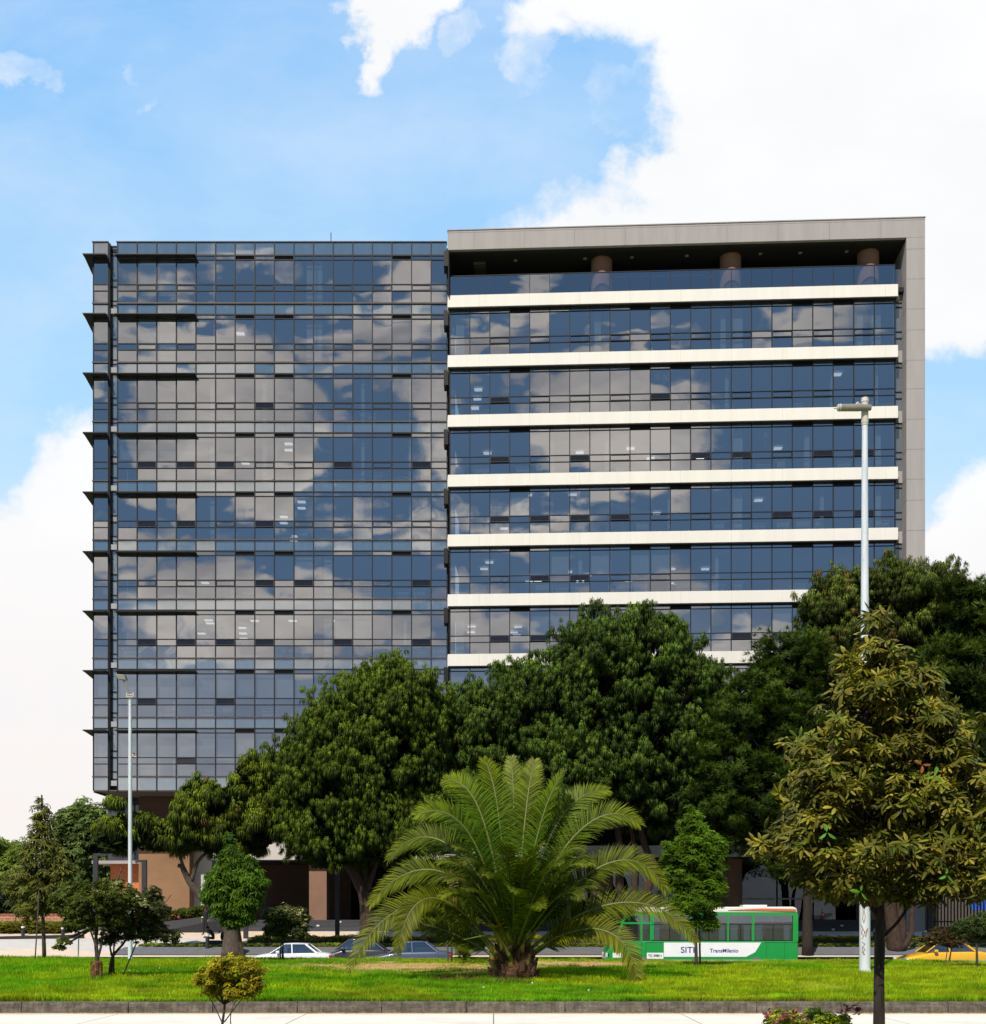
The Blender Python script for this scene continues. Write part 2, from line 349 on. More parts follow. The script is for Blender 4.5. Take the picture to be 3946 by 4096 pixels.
cd = bpy.data.cameras.new('camera'); cam = bpy.data.objects.new('camera', cd); COL.objects.link(cam)
cd.sensor_fit = 'HORIZONTAL'; cd.sensor_width = 36; cd.lens = 36 * F_ / 3946
cd.shift_x = 0.0; cd.shift_y = (HV_ - 2048) / 3946
cd.clip_start = .1; cd.clip_end = 6000
cam.location = (0, 0, EYE); cam.rotation_euler = (R(90), 0, 0); scene.camera = cam
scene.view_settings.view_transform = 'Standard'; scene.view_settings.look = 'None'; scene.view_settings.exposure = 0; scene.view_settings.gamma = 1
scene.cycles.max_bounces = 8; scene.cycles.transparent_max_bounces = 12; scene.cycles.diffuse_bounces = 3; scene.cycles.glossy_bounces = 3
scene.cycles.caustics_reflective = False; scene.cycles.caustics_refractive = False
# ------------------------------------------------------------------ ground, roads, lawn, plaza
def smooth(a, b, x):
    t = np.clip((x - a) / (b - a), 0, 1); return t * t * (3 - 2 * t)
KB = 29.1            # near face of the lawn kerb
LAWN0, LAWN1 = 29.42, 54.2
def wob(x, y):
    return (np.sin(x * .37 + 1.3) * np.cos(y * .45 + x * .11) + .6 * np.sin(x * .9 + y * .7 + 2) * np.cos(y * 1.1 - x * .2))
def lawn_z(x, y):
    base = .262 + .25 * smooth(31, 50, y) - .0042 * np.clip(x, -24, 24) * smooth(36, 50, y)
    amp = smooth(30, 34, y)
    return base + amp * .035 * wob(x, y)
def plaza_z(y):
    return np.interp(y, [60, 65.2, 72, 77.2, 200], [.16, .34, 1.12, 1.62, 1.66])

def road_mat(name, c1, c2, joint=True, ribs=True):
    m, nt, out = new_mat(name)
    b = N(nt, 'ShaderNodeBsdfPrincipled', Roughness=.85); L(nt, b.outputs[0], out.inputs[0])
    g = nt.nodes.new('ShaderNodeNewGeometry')
    n1 = N(nt, 'ShaderNodeTexNoise', Scale=.6, Detail=8.0, Roughness=.7); L(nt, g.outputs['Position'], n1.inputs[0])
    c = ramp(nt, n1.outputs[0], [(.25, tuple(q * 1.03 for q in c1)), (.5, c1), (.62, c2), (.8, tuple(q * .82 for q in c2))])
    s = N(nt, 'ShaderNodeSeparateXYZ'); L(nt, g.outputs['Position'], s.inputs[0])
    if joint:
        d = N(nt, 'ShaderNodeMath', operation='DIVIDE'); L(nt, s.outputs[0], d.inputs[0]); d.inputs[1].default_value = 4.5
        fr = N(nt, 'ShaderNodeMath', operation='FRACT'); L(nt, d.outputs[0], fr.inputs[0])
        lt = N(nt, 'ShaderNodeMath', operation='LESS_THAN'); L(nt, fr.outputs[0], lt.inputs[0]); lt.inputs[1].default_value = .006
        mx = N(nt, 'ShaderNodeMixRGB'); L(nt, lt.outputs[0], mx.inputs[0]); L(nt, c, mx.inputs[1]); mx.inputs[2].default_value = (.2, .18, .15, 1); c = mx.outputs[0]
    L(nt, c, b.inputs['Base Color'])
    if ribs:
        wv = N(nt, 'ShaderNodeTexWave', Scale=9.0, Distortion=.3); L(nt, g.outputs['Position'], wv.inputs[0])
        bp = N(nt, 'ShaderNodeBump', Strength=.25, Distance=.01); L(nt, wv.outputs[1], bp.inputs['Height']); L(nt, bp.outputs[0], b.inputs['Normal'])
    return m
M['road_near'] = road_mat('pale_concrete_road', (.80, .71, .59), (.72, .64, .53))
M['road_far'] = road_mat('grey_road', (.14, .135, .13), (.10, .098, .095), ribs=False)
M['soil'] = surf('ground_soil', (.12, .13, .05), (.10, .08, .05), rough=.95, scale=.3)

def lawn_mat():
    m, nt, out = new_mat('lawn_turf')
    b = N(nt, 'ShaderNodeBsdfPrincipled', Roughness=.95); L(nt, b.outputs[0], out.inputs[0]); b.inputs['Specular IOR Level'].default_value = .1
    a = N(nt, 'ShaderNodeVertexColor'); a.layer_name = 'Col'
    g = nt.nodes.new('ShaderNodeNewGeometry')
    n1 = N(nt, 'ShaderNodeTexNoise', Scale=9.0, Detail=6.0, Roughness=.75); L(nt, g.outputs['Position'], n1.inputs[0])
    mx = N(nt, 'ShaderNodeMixRGB', blend_type='MULTIPLY'); mx.inputs[0].default_value = 1
    L(nt, a.outputs[0], mx.inputs[1]); L(nt, ramp(nt, n1.outputs[0], [(.3, (.5, .5, .5)), (.65, (1.15, 1.15, 1.15))]), mx.inputs[2]); L(nt, mx.outputs[0], b.inputs['Base Color'])
    return m
M['lawn'] = lawn_mat()
# dry / bare patches: centre (x, y), radii, kind (0 straw, 1 bare brown)
PATCH = []
for (u, v, ru, ry, k, st) in [(1640, 3866, 400, 4.2, 0, 1.0), (1950, 3880, 220, 3.0, 0, .8), (2330, 3860, 330, 3.2, 0, 1.0), (2140, 3856, 260, 2.6, 0, .9), (2780, 3862, 110, 1.0, 1, .55), (1780, 3915, 130, 1.4, 1, .95), (1700, 3990, 240, .7, 1, .5), (2900, 3990, 200, .6, 1, .5), (700, 3985, 160, .5, 1, .4), (3500, 3992, 200, .5, 1, .45), (3300, 3960, 160, .8, 0, .3), (900, 3940, 120, .8, 0, .25), (560, 3910, 70, .7, 1, .5), (365, 3935, 50, .6, 1, .5),
                             (2020, 3925, 130, 1.2, 1, .5), (2860, 3858, 70, .7, 1, .6), (3820, 3862, 90, .8, 1, .5), (3000, 3870, 60, .5, 1, .4), (1500, 3985, 260, .9, 1, .35), (2000, 3988, 500, .8, 1, .25), (2500, 3930, 120, .6, 1, .3), (1250, 3860, 260, 1.3, 0, .45), (2300, 3955, 90, .5, 1, .35)]:
    # find ground distance for that sighting
    d = 40.0
    for _ in range(30):
        x = (u - CX_) * d / F_; z = float(lawn_z(np.array(x), np.array(d))); d = (EYE - z) * F_ / (v - HV_)
        d = min(max(d, 29.5), 54)
    PATCH.append(((u - CX_) * d / F_, d, ru * d / F_, ry, k, st))
def hash_noise(x, y, s, seed=0):
    """cheap smooth value noise"""
    xs, ys = x * s, y * s
    xi, yi = np.floor(xs), np.floor(ys); fx, fy = xs - xi, ys - yi
    fx = fx * fx * (3 - 2 * fx); fy = fy * fy * (3 - 2 * fy)
    h = lambda a, b: (np.sin(a * 127.1 + b * 311.7 + seed * 74.7) * 43758.5453) % 1.0
    return (h(xi, yi) * (1 - fx) + h(xi + 1, yi) * fx) * (1 - fy) + (h(xi, yi + 1) * (1 - fx) + h(xi + 1, yi + 1) * fx) * fy
GREEN_A, GREEN_B, STRAW, BARE = np.array([.17, .38, .006]), np.array([.36, .45, .010]), np.array([.72, .48, .20]), np.array([.16, .085, .03])
def patch_w(x, y):
    w0 = np.zeros_like(x); w1 = np.zeros_like(x)
    jit = (hash_noise(x, y, 1.6, 3) - .5) * .9 + (hash_noise(x, y, 5, 4) - .5) * .6
    for (cx, cy, rx, ry, k, st) in PATCH:
        q = np.sqrt(((x - cx) / rx) ** 2 + ((y - cy) / ry) ** 2) + jit
        ww = st * (1 - smooth(.55, 1.05, q))
        if k == 0: w0 = np.maximum(w0, ww)
        else: w1 = np.maximum(w1, ww)
    return w0, w1
def lawn_col(x, y):
    yel = smooth(.30, .72, .55 * hash_noise(x, y, .35, 1) + .45 * hash_noise(x, y, 1.3, 2) + .012 * np.clip(x, -8, 16))
    c = GREEN_A[None] * (1 - yel[:, None]) + GREEN_B[None] * yel[:, None]
    w0, w1 = patch_w(x, y)
    c = c * (1 - w0[:, None]) + STRAW * w0[:, None]; c = c * (1 - w1[:, None]) + BARE * w1[:, None]
    return c, w0, w1
def make_lawn():
    xs = np.linspace(-70, 70, 420); ys = np.linspace(LAWN0, LAWN1, 130)
    X, Y = np.meshgrid(xs, ys); x, y = X.ravel(), Y.ravel()
    V = np.stack([x, y, lawn_z(x, y)], 1)
    nx = len(xs); i = np.arange((len(ys) - 1) * nx).reshape(-1, nx)[:, :-1].ravel()
    f = np.stack([i, i + 1, i + nx + 1, i + nx], 1)
    c, _, _ = lawn_col(x, y)
    o = np_mesh('lawn', V, [f], c * .75, 'lawn', smooth=True); struct(o)
    # blades
    n = 420000
    dd = 29.45 + (LAWN1 - 29.5) * rng.random(n) ** 1.45
    xx = (rng.random(n) * 2 - 1) * (dd * .44 + 2)
    c, w0, w1 = lawn_col(xx, dd)
    keep = rng.random(n) > np.maximum(w0 * .75, w1 * .8)
    xx, dd, c, w0 = xx[keep], dd[keep], c[keep], w0[keep]; n = len(xx)
    tall = .5 + 1.5 * hash_noise(xx, dd, .8, 9) * hash_noise(xx, dd, 2.2, 8)
    h = (.055 + .085 * rng.random(n)) * tall * (1 - .5 * w0) * (1.25 - .25 * smooth(40, 54, dd)); w = .009 + .010 * rng.random(n)
    a = rng.random(n) * 2 * PI; lean = .5 * h * (rng.random(n) + .1)
    z = lawn_z(xx, dd) - .006
    la = rng.random(n) * 2 * PI
    p0 = np.stack([xx - w * np.cos(a), dd - w * np.sin(a), z], 1); p1 = np.stack([xx + w * np.cos(a), dd + w * np.sin(a), z], 1)
    p2 = np.stack([xx + lean * np.cos(la), dd + lean * np.sin(la), z + h], 1)
    V = np.stack([p0, p1, p2], 1).reshape(-1, 3); f = np.arange(3 * n).reshape(-1, 3)
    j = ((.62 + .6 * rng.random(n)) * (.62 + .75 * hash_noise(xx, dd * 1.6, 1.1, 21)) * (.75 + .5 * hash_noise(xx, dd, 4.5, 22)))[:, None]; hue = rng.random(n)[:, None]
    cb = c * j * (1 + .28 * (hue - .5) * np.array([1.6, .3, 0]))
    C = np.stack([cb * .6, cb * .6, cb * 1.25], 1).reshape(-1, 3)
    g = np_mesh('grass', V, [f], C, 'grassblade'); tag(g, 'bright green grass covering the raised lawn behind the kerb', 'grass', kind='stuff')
make_lawn()

def sheet(name, x0, x1, prof, mat, nx=2):
    mb = MB(); xs = [x0 + (x1 - x0) * i / (nx - 1) for i in range(nx)]
    vs = [(x, y, z) for (y, z) in prof for x in xs]; fs = []
    for r in range(len(prof) - 1):
        for c in range(nx - 1):
            a = r * nx + c; fs.append((a, a + 1, a + nx + 1, a + nx))
    mb.add(vs, fs); o = mb.build(name, mat); struct(o); return o
sheet('ground', -3000, 3000, [(-400, -.6), (3500, -.6)], 'soil')
sheet('road', -160, 160, [(15.6, 0), (KB - .004, 0)], 'road_near')
o = sheet('road_far', -160, 160, [(54.5, -.24), (64.6, -.24)], 'road_far'); o.name = 'road'
sheet('terrain', -900, 900, [(84.0, 1.60), (110, 1.6), (3200, 2.0)], 'soil')
sheet('verge', -90, 90, [(-20, .16), (15.3, .16)], 'lawn' if False else 'soil')
o = MB().box(-160, 160, 15.3, 15.6, -.3, .17).build('kerb', 'concrete_block', bevel=.02); struct(o)
# painted yellow edge line, 4 mm proud
M['yellow_line'] = surf('worn_yellow_paint', (.72, .42, .08), (.60, .46, .26), rough=.8, scale=3, amount=(.35, .62))
sheet('road_marking', -160, 160, [(28.78, .004), (28.98, .004)], 'yellow_line')
# lawn kerb: weathered concrete blocks, stepped face
def kerb_mat():
    m, nt, out = new_mat('weathered_kerb')
    b = N(nt, 'ShaderNodeBsdfPrincipled', Roughness=.92); L(nt, b.outputs[0], out.inputs[0])
    g = nt.nodes.new('ShaderNodeNewGeometry')
    n1 = N(nt, 'ShaderNodeTexNoise', Scale=2.2, Detail=10.0, Roughness=.75); 
    mp = N(nt, 'ShaderNodeMapping'); mp.inputs['Scale'].default_value = (1, 1, 2.2); L(nt, g.outputs['Position'], mp.inputs[0]); L(nt, mp.outputs[0], n1.inputs[0])
    c = ramp(nt, n1.outputs[0], [(.25, (.035, .028, .022)), (.45, (.09, .075, .06)), (.6, (.17, .145, .115)), (.85, (.30, .27, .22))])
    n3 = N(nt, 'ShaderNodeTexNoise', Scale=3.5, Detail=6.0, Roughness=.8)
    mp2 = N(nt, 'ShaderNodeMapping'); mp2.inputs['Scale'].default_value = (2.5, 1, .25); L(nt, g.outputs['Position'], mp2.inputs[0]); L(nt, mp2.outputs[0], n3.inputs[0])
    mx = N(nt, 'ShaderNodeMixRGB', blend_type='MULTIPLY'); mx.inputs[0].default_value = .8; L(nt, c, mx.inputs[1]); L(nt, ramp(nt, n3.outputs[0], [(.35, (.35, .33, .3)), (.6, (1.1, 1.1, 1.1))]), mx.inputs[2])
    L(nt, mx.outputs[0], b.inputs['Base Color'])
    n2 = N(nt, 'ShaderNodeTexNoise', Scale=30.0, Detail=5.0); L(nt, g.outputs['Position'], n2.inputs[0])
    bp = N(nt, 'ShaderNodeBump', Strength=.6, Distance=.02); L(nt, n2.outputs[0], bp.inputs['Height']); L(nt, bp.outputs[0], b.inputs['Normal'])
    return m
M['kerb'] = kerb_mat()
mb = MB(); x = -45.0; random.seed(5)
while x < 45:
    w = random.choice([2.05, 2.4, 2.6]); dz = random.uniform(-.006, .006); g = .012
    mb.extrude_y  # blocks are cut as a profile swept along x
    prof = [(KB, -.1), (KB, .155), (KB + .03, .175), (KB + .035, .245 + dz), (KB + .06, .262 + dz), (KB + .34, .262 + dz), (KB + .34, -.1)]
    n = len(prof); vs = [(x + g, a, b) for a, b in prof] + [(x + w - g, a, b) for a, b in prof]
    mb.add(vs, [tuple(range(n)), tuple(range(n, 2 * n))[::-1]] + [(i, (i + 1) % n, n + (i + 1) % n, n + i) for i in range(n)]); x += w
mb.box(-45, 45, KB + .05, KB + .33, -.1, .235)
struct(mb.build('kerb', 'kerb'))
struct(MB().box(-160, 160, 54.2, 54.5, -.4, .50).build('kerb', 'concrete_block'))
struct(MB().box(-160, 160, 64.6, 64.85, -.4, .14).build('kerb', 'steps'))

# plaza with broad beige and grey paving fields
def plaza_mat():
    m, nt, out = new_mat('plaza_paving')
    b = N(nt, 'ShaderNodeBsdfPrincipled', Roughness=.8); L(nt, b.outputs[0], out.inputs[0])
    g = nt.nodes.new('ShaderNodeNewGeometry'); mp = N(nt, 'ShaderNodeMapping'); mp.inputs['Rotation'].default_value = (0, 0, R(14)); mp.inputs['Scale'].default_value = (.09, .26, 0)
    L(nt, g.outputs['Position'], mp.inputs[0])
    vo = N(nt, 'ShaderNodeTexVoronoi', Scale=1.0); vo.feature = 'F1'; L(nt, mp.outputs[0], vo.inputs[0])
    c = ramp(nt, vo.outputs['Color'], [(.60, (.72, .56, .42)), (.64, (.60, .55, .49))])
    n1 = N(nt, 'ShaderNodeTexNoise', Scale=1.5, Detail=6.0); L(nt, g.outputs['Position'], n1.inputs[0])
    mx = N(nt, 'ShaderNodeMixRGB', blend_type='MULTIPLY'); mx.inputs[0].default_value = 1; L(nt, c, mx.inputs[1]); L(nt, ramp(nt, n1.outputs[0], [(.3, (.88, .88, .88)), (.7, (1.04, 1.04, 1.04))]), mx.inputs[2])
    L(nt, mx.outputs[0], b.inputs['Base Color'])
    return m
M['plaza'] = plaza_mat()
ys = [64.85, 66, 68, 70, 72, 74, 77.2, 84.0]
sheet('plaza', -160, 160, [(y, float(plaza_z(y))) for y in ys], 'plaza')
# ------------------------------------------------------------------ the office building
FH = 3.943            # storey height
def zc(v, s): return EYE + (HV_ - v) / s
def pane(mb, x0, x1, z0, z1, y, m, tilt=.0042, r=random):
    """a pane with its own slight tilt (never quite flush with its neighbours)"""
    tx, tz = r.gauss(0, tilt) * (x1 - x0) / 2, r.gauss(0, tilt) * (z1 - z0) / 2
    mb.quad((x0, y - tx - tz, z0), (x1, y + tx - tz, z0), (x1, y + tx + tz, z1), (x0, y - tx + tz, z1), m)
def vent(root, x0, x1, z0, z1, y):
    mb = MB().box(x0, x1, y + .02, y + .06, z0, z1)
    for k in range(4):
        z = z0 + (z1 - z0) * (k + .15) / 4; mb.add([(x0, y - .01, z), (x1, y - .01, z), (x1, y + .05, z + .045), (x0, y + .05, z + .045)], [(0, 1, 2, 3)], 1)
    return mb.build('vent_grille', ['black', 'alu'], root)
def sash(parent, x0, x1, z0, z1, y, deg):
    """top-hung opened sash"""
    t = R(deg); h = z1 - z0; dy, dz = -math.sin(t) * h, math.cos(t) * h
    P = lambda x, k: (x, y + dy * k - .01, z1 - dz * k)
    mb = MB(); mb.quad(P(x0, 1), P(x1, 1), P(x1, 0), P(x0, 0), 0)
    e = .035
    for a, b, c, d in (((x0), (x1), 1 - .09, 1), ((x0), (x1), 0, .07)):
        q = [P(a, d), P(b, d), P(b, c), P(a, c)]; q = [(x, yy - .02, z) for x, yy, z in q]; mb.quad(*q, 1)
    for a, b in ((x0, x0 + e), (x1 - e, x1)):
        q = [P(a, 1), P(b, 1), P(b, 0), P(a, 0)]; q = [(x, yy - .022, z) for x, yy, z in q]; mb.quad(*q, 1)
    return mb.build('sash', ['sash', 'alu'], parent)

# ---- left block: plain glass cube, front plane y = 80
def make_left_block():
    rr = random.Random(4)
    Y0 = 80.0; S = 60.0
    X = lambda u: (u - CX_) / S
    root = thing('glass_office_block', 'dark glass office block with black fin shades above a brown concrete base', 'office block', (X(1080), Y0, 1.62))
    ox, oy, oz = root.location
    def P(mb, name, mats, parent=None, **k):
        mb.v = [(a - ox, b - oy, c - oz) for a, b, c in mb.v] if parent is None else [(a - ox, b - oy, c - oz) for a, b, c in mb.v]
        return mb.build(name, mats, parent or root, **k)
    xl, xr = X(374), X(1789)
    cols = [X(470.6 + 78.43 * i) for i in range(17)] + [xr]     # 17 bays, last one cut
    ztop, zbot = zc(967.7, S), zc(3163.5, S)
    Lk = [zc(1022 + 236.6 * k, S) for k in range(9)]            # storey head lines, top first
    rows = [0, -.29, -1.935, -2.365, -3.2]                      # vent band, vision, opening light, lower light
    n = 9
    dark = {(1, 3), (3, 3), (5, 3), (11, 3), (15, 3), (1, 4), (3, 4), (7, 4), (7, 2), (7, 5), (9, 5), (1, 6), (3, 6), (5, 6), (7, 6), (11, 6), (15, 6), (1, 7), (5, 7), (3, 8), (15, 5)}
    vents = {6, 8, 14}
    y = Y0
    stuff_mb = MB(); stuff_sash = []
    for k in range(9):
        for c in range(17):
            x0, x1 = cols[c] + .03, cols[c + 1] - .03
            tgt = MB() if (k < 6 and len([1]) and (k * 17 + c) < 100) else stuff_mb
            z = Lk[k]
            if c not in vents: pane(tgt, x0, x1, z + rows[1] + .03, z - .03, y, 0, r=rr)
            pane(tgt, x0, x1, z + rows[2] + .025, z + rows[1] - .025, y, 0, r=rr)
            isd = (c, k) in dark
            if not isd: pane(tgt, x0, x1, z + rows[3] + .025, z + rows[2] - .025, y, 0, r=rr)
            lowp = MB() if (isd and tgt is not stuff_mb) else tgt
            pane(lowp, x0, x1, z + rows[4] + .05, z + rows[3] - .025, y, 0, r=rr)
            if tgt is not stuff_mb:
                w = P(tgt, 'window', 'glass')
                if isd:
                    lowp.v = [(a - ox, b - oy, c_ - oz) for a, b, c_ in lowp.v]; lowp.build('lower_light', 'glass', w)
                    s = sash(w, x0 - ox, x1 - ox, z + rows[3] + .02 - oz, z + rows[2] - .02 - oz, y - oy, 9)
                elif c % 2 == 1:
                    f = MB(); a0, a1, b0, b1 = x0 + .02, x1 - .02, z + rows[3] + .04, z + rows[2] - .04
                    for bx in ((a0, a1, b0, b0 + .03), (a0, a1, b1 - .03, b1), (a0, a0 + .03, b0 + .03, b1 - .03), (a1 - .03, a1, b0 + .03, b1 - .03)): f.box(bx[0], bx[1], y - .05, y - .02, bx[2], bx[3])
                    P(f, 'sash_frame', 'alu', w)
            elif isd: stuff_sash.append((x0, x1, z))
            if c in vents: vent(root, x0 - ox, x1 - ox, z + rows[1] + .03 - oz, z - .03 - oz, y - oy)
    st = P(stuff_mb, 'window', 'glass'); st['kind'] = 'stuff'
    for x0, x1, z in stuff_sash: sash(st, x0 - ox, x1 - ox, z + rows[3] + .02 - oz, z + rows[2] - .02 - oz, y - oy, 9)
    # spandrel strips (one per storey), tilting panes
    for k in range(-1, 9):
        z1 = ztop - .04 if k < 0 else Lk[k] + rows[4] - .07
        z0 = Lk[k + 1] + .03 if k < 8 else zbot + .04
        mb = MB()
        for c in range(17): pane(mb, cols[c] + .03, cols[c + 1] - .03, z0, z1, y - .005, 0, .006, rr)
        P(mb, 'spandrel_panel', 'spandrel')
        mb = MB(); pane(mb, X(375), X(432), z0, z1, y - .005, 0, .006, rr); P(mb, 'corner_spandrel', 'spandrel')
    # corner column of panes and recessed strip
    for k in range(9):
        mb = MB(); z = Lk[k]
        for a in range(4): pane(mb, X(375), X(432), z + rows[a + 1] + .03, z + rows[a] - .03, y, 0, .006, rr)
        P(mb, 'corner_window', 'glass')
        mb = MB(); zz = z + .28
        for a, b in ((.55, -.05), (-.10, -1.70), (-1.76, -2.14), (-2.2, -3.1), (-3.16, -3.6)):
            pane(mb, X(440), X(470) - .03, zz + b + .02, zz + a - .02, y + .35, 0, .006, rr)
        P(mb, 'recessed_window', 'strip_glass')
    mb = MB(); mb.box(X(433), X(440), y + .02, y + .6, zbot, ztop - .05); mb.box(X(440), X(470.6) - .02, y + .37, y + .6, zbot, ztop - .28)
    for k in range(9):
        for dz in (.8, .2, -1.48, -1.92, -2.86): mb.box(X(440), X(470.6) - .03, y + .30, y + .36, Lk[k] + dz - .03, Lk[k] + dz + .03)
    P(mb, 'recess_wall', 'alu')
    # mullions
    for c in range(17):
        P(MB().box(cols[c] - .032, cols[c] + .032, y - .06, y + .03, zbot, ztop - .03), 'mullion', 'alu')
    P(MB().box(xl - .03, xl + .03, y - .055, y + .03, zbot, ztop - .03), 'mullion', 'alu')
    P(MB().box(X(432) - .0, X(432) + .06, y - .055, y + .25, zbot, ztop - .03), 'mullion', 'alu')
    for k in range(9):
        for i, rz in enumerate(rows):
            z = Lk[k] + rz
            if i == 4:
                P(MB().box(cols[0] - .03, xr, y - .11, y + .02, z - .05, z + .035).box(xl - .06, X(435), y - .11, y + .02, z - .05, z + .035), 'ledge', 'alu_light')
            else:
                h = .045 if i == 0 else .028
                P(MB().box(cols[0] - .03, xr, y - .048, y + .02, z - h, z + h).box(xl, X(432), y - .048, y + .02, z - h, z + h), 'transom', 'alu')
    P(MB().box(cols[0] - .08, xr, y - .08, y + .35, ztop - .03, ztop + .03).box(xl - .08, X(435), y - .08, y + .35, ztop - .03, ztop + .03), 'coping', 'alu_light')
    # body behind: side wall, roof, soffit, back
    yb = 96.0
    mb = MB(); mb.box(xl, xl + .12, y + .02, yb, zbot, ztop - .05); P(mb, 'side_wall', 'spandrel')
    P(MB().box(xl + .1, xr, y + .3, yb, ztop - .5, ztop - .3), 'roof', 'soffit')
    P(MB().box(xl + .02, xr, y + .01, y + .9, zbot - .03, zbot + .05).box(xl + .02, xr, y + .9, yb, zbot - .02, zbot + .05), 'soffit', 'soffit2')
    P(MB().box(xl + .0, xl + .16, y, yb, zbot - .12, zbot - .03).box(xl + .16, xr, y + .02, y + .2, zbot - .08, zbot - .03), 'soffit_trim', 'alu')
    P(MB().box(xr - .05, xr + .05, y + .03, yb, zbot, ztop - .4), 'end_wall', 'alu')
    # sunshades: front fins over the first four bays and short corner fins wrapping the left side
    for k in range(9):
        zf = Lk[k] - .22
        P(MB().box(cols[0] - .02, cols[4] + .06, y - .56, y - .05, zf, zf + .05), 'sunshade', 'black')
        # corner: plan polygon, leaning outwards to the left
        mb = MB().prism([(xl - .06, y - .05), (xl - .06, y + 7), (xl - .95, y + 4.6), (xl - .54, y - .10), (xl - .54, y - .56), (X(433), y - .56), (X(433), y - .05)], zf, zf + .07)
        P(mb, 'corner_sunshade', 'black')
        # stub fins at the junction with the right wing
        P(MB().box(xr - .20, xr + .10, y - .5, y - .02, Lk[k] - .95, Lk[k] + .05), 'end_fin', 'black')
    # storey interiors
    zs = [ztop - .6] + [Lk[k] - 3.55 for k in range(9)]
    for k in range(9):
        zfl = Lk[k] - 3.45; zce = Lk[k] + .02
        P(MB().box(xl + .15, xr - .1, y + .12, y + 7, zfl - .35, zfl), 'floor_slab', 'ceiling')
        P(MB().box(xl + .15, xr - .1, y + 7.0, y + 7.1, zfl, zce + .3), 'inner_wall', 'backwall')
    # white inner columns, by bay line, storey, width
    for (u, w, ks) in [(845, .28, (2, 3, 4)), (1055, .30, (2, 3)), (855, .22, (0, 1)), (1255, 1.05, (0, 1)), (1450, .22, (2, 3)), (1640, .16, (2, 3, 4)), (1105, .16, (3,)), (928, .32, (5,)), (700, .2, (6,)), (1620, .2, (6,)), (1310, .5, (6, 5)), (690, .16, (7, 8)), (630, .28, (8,))]:
        for k in ks:
            zfl = Lk[k] - 3.45
            P(MB().box(X(u) - w / 2, X(u) + w / 2, y + .35, y + .8, zfl, Lk[k]), 'inner_column', 'int_col')
    # roller blinds
    bl = [(c, 8, rr.choice([1.9, 3.1, 3.1, 2.1])) for c in range(-1, 17)] + [(c, 7, rr.choice([1.75, 1.85, 1.9])) for c in range(-1, 17)] + [(11, 6, 1.8), (12, 6, 1.8), (1, 0, 2.6), (2, 0, 2.6), (1, 1, 3.1), (2, 1, 3.1), (0, 3, 1.7), (1, 3, 1.7), (2, 3, 1.7), (3, 3, 1.7), (4, 3, .5), (9, 5, 1.7), (5, 5, 1.7)]
    for c, k, h in bl:
        x0, x1 = (cols[c], cols[c + 1]) if c >= 0 else (X(385), X(428))
        P(MB().box(x0 + .07, x1 - .07, y + .22, y + .235, Lk[k] - h, Lk[k] - .1), 'blind', 'blind')
    # ceiling light panels that are lit
    for (u, v) in [(1153, 1772), (1153, 1797), (980, 1850), (1134, 2065), (1134, 2090), (1205, 2005), (1205, 2030), (1173, 2143), (1173, 2160), (818, 2330), (838, 2492), (804, 2533), (967, 2510), (970, 2533), (973, 2553), (1017, 2482), (1170, 2482), (1325, 2482), (833, 2480), (960, 1330)]:
        # lamps hang under the slab of their storey at a depth that sets their height in the window
        k = max([i for i in range(9) if zc(v, S) < Lk[i]] or [0])
        d = (Lk[k] - .18 - EYE) * F_ / (HV_ - v); d = min(max(d, y + .5), y + 6.6)
        xx = (u - CX_) * d / F_; zz = EYE + (HV_ - v) * d / F_
        P(MB().box(xx - .27, xx + .27, d, d + .4, min(zz, Lk[k] - .16), min(zz, Lk[k] - .16) + .04), 'ceiling_light', 'lamp')
    # desks and boards glimpsed low in the windows
    for k in range(2, 8):
        for c in range(17):
            if rr.random() < .55:
                x0 = cols[c] + rr.uniform(.05, .5); w = rr.uniform(.5, 1.2); h = rr.uniform(.7, 1.15); zfl = Lk[k] - 3.45
                P(MB().box(x0, x0 + w, y + .7, y + .75, zfl + .3, zfl + h).box(x0 - .1, x0 + w + .1, y + .6, y + 1.3, zfl + h, zfl + h + .04), 'desk', 'desk')
    # ---- base under the overhang
    xb0 = (555 - CX_) * 83.4 / F_; xb1 = (758 - CX_) * 83.4 / F_
    gz = 1.55
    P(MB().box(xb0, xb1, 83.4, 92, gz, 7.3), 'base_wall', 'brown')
    P(MB().box(xb0, (1700 - CX_) * 83.4 / F_, 83.42, 92, 7.3, zbot - .05), 'upper_base_wall', 'brown_shaded')  # overhang's shadow on the brown wall, painted as a darker brown
    P(MB().box(xb1, (848 - CX_) * 84.6 / F_, 84.6, 92, gz, 7.3), 'pale_wall', 'white_wall')
    # recessed glazed storey and orange brick volume at the back left
    xg0 = (430 - CX_) * 84.5 / F_
    P(MB().box(xg0, xb0, 84.5, 93, 6.55, 10.95), 'recessed_glazing', 'glass_low')
    P(MB().box(xg0 + .02, xb0, 84.6, 84.7, 6.6, 10.94), 'recessed_lining', 'white_wall')
    P(MB().box(xg0 - .9, xb0 + .0, 83.9, 93, 6.3, 6.52).prism([(xg0 - .9, 84), (xg0, 84), (xg0, 88)], 10.5, 10.6), 'slab_edge', 'frame_panel')
    P(MB().box((1000 - CX_) * .0 + xg0 + .02, xb0 + 2.0, 84.4, 84.46, 8.0, 8.05).box(xg0 + 1.9, xg0 + 1.96, 84.42, 84.48, 6.6, 10.9), 'glazing_bar', 'alu')
    P(MB().box((442 - CX_) * 85.0 / F_, xb0 - .002, 85.0, 92, gz - .2, 6.28), 'brick_wall', 'brick')
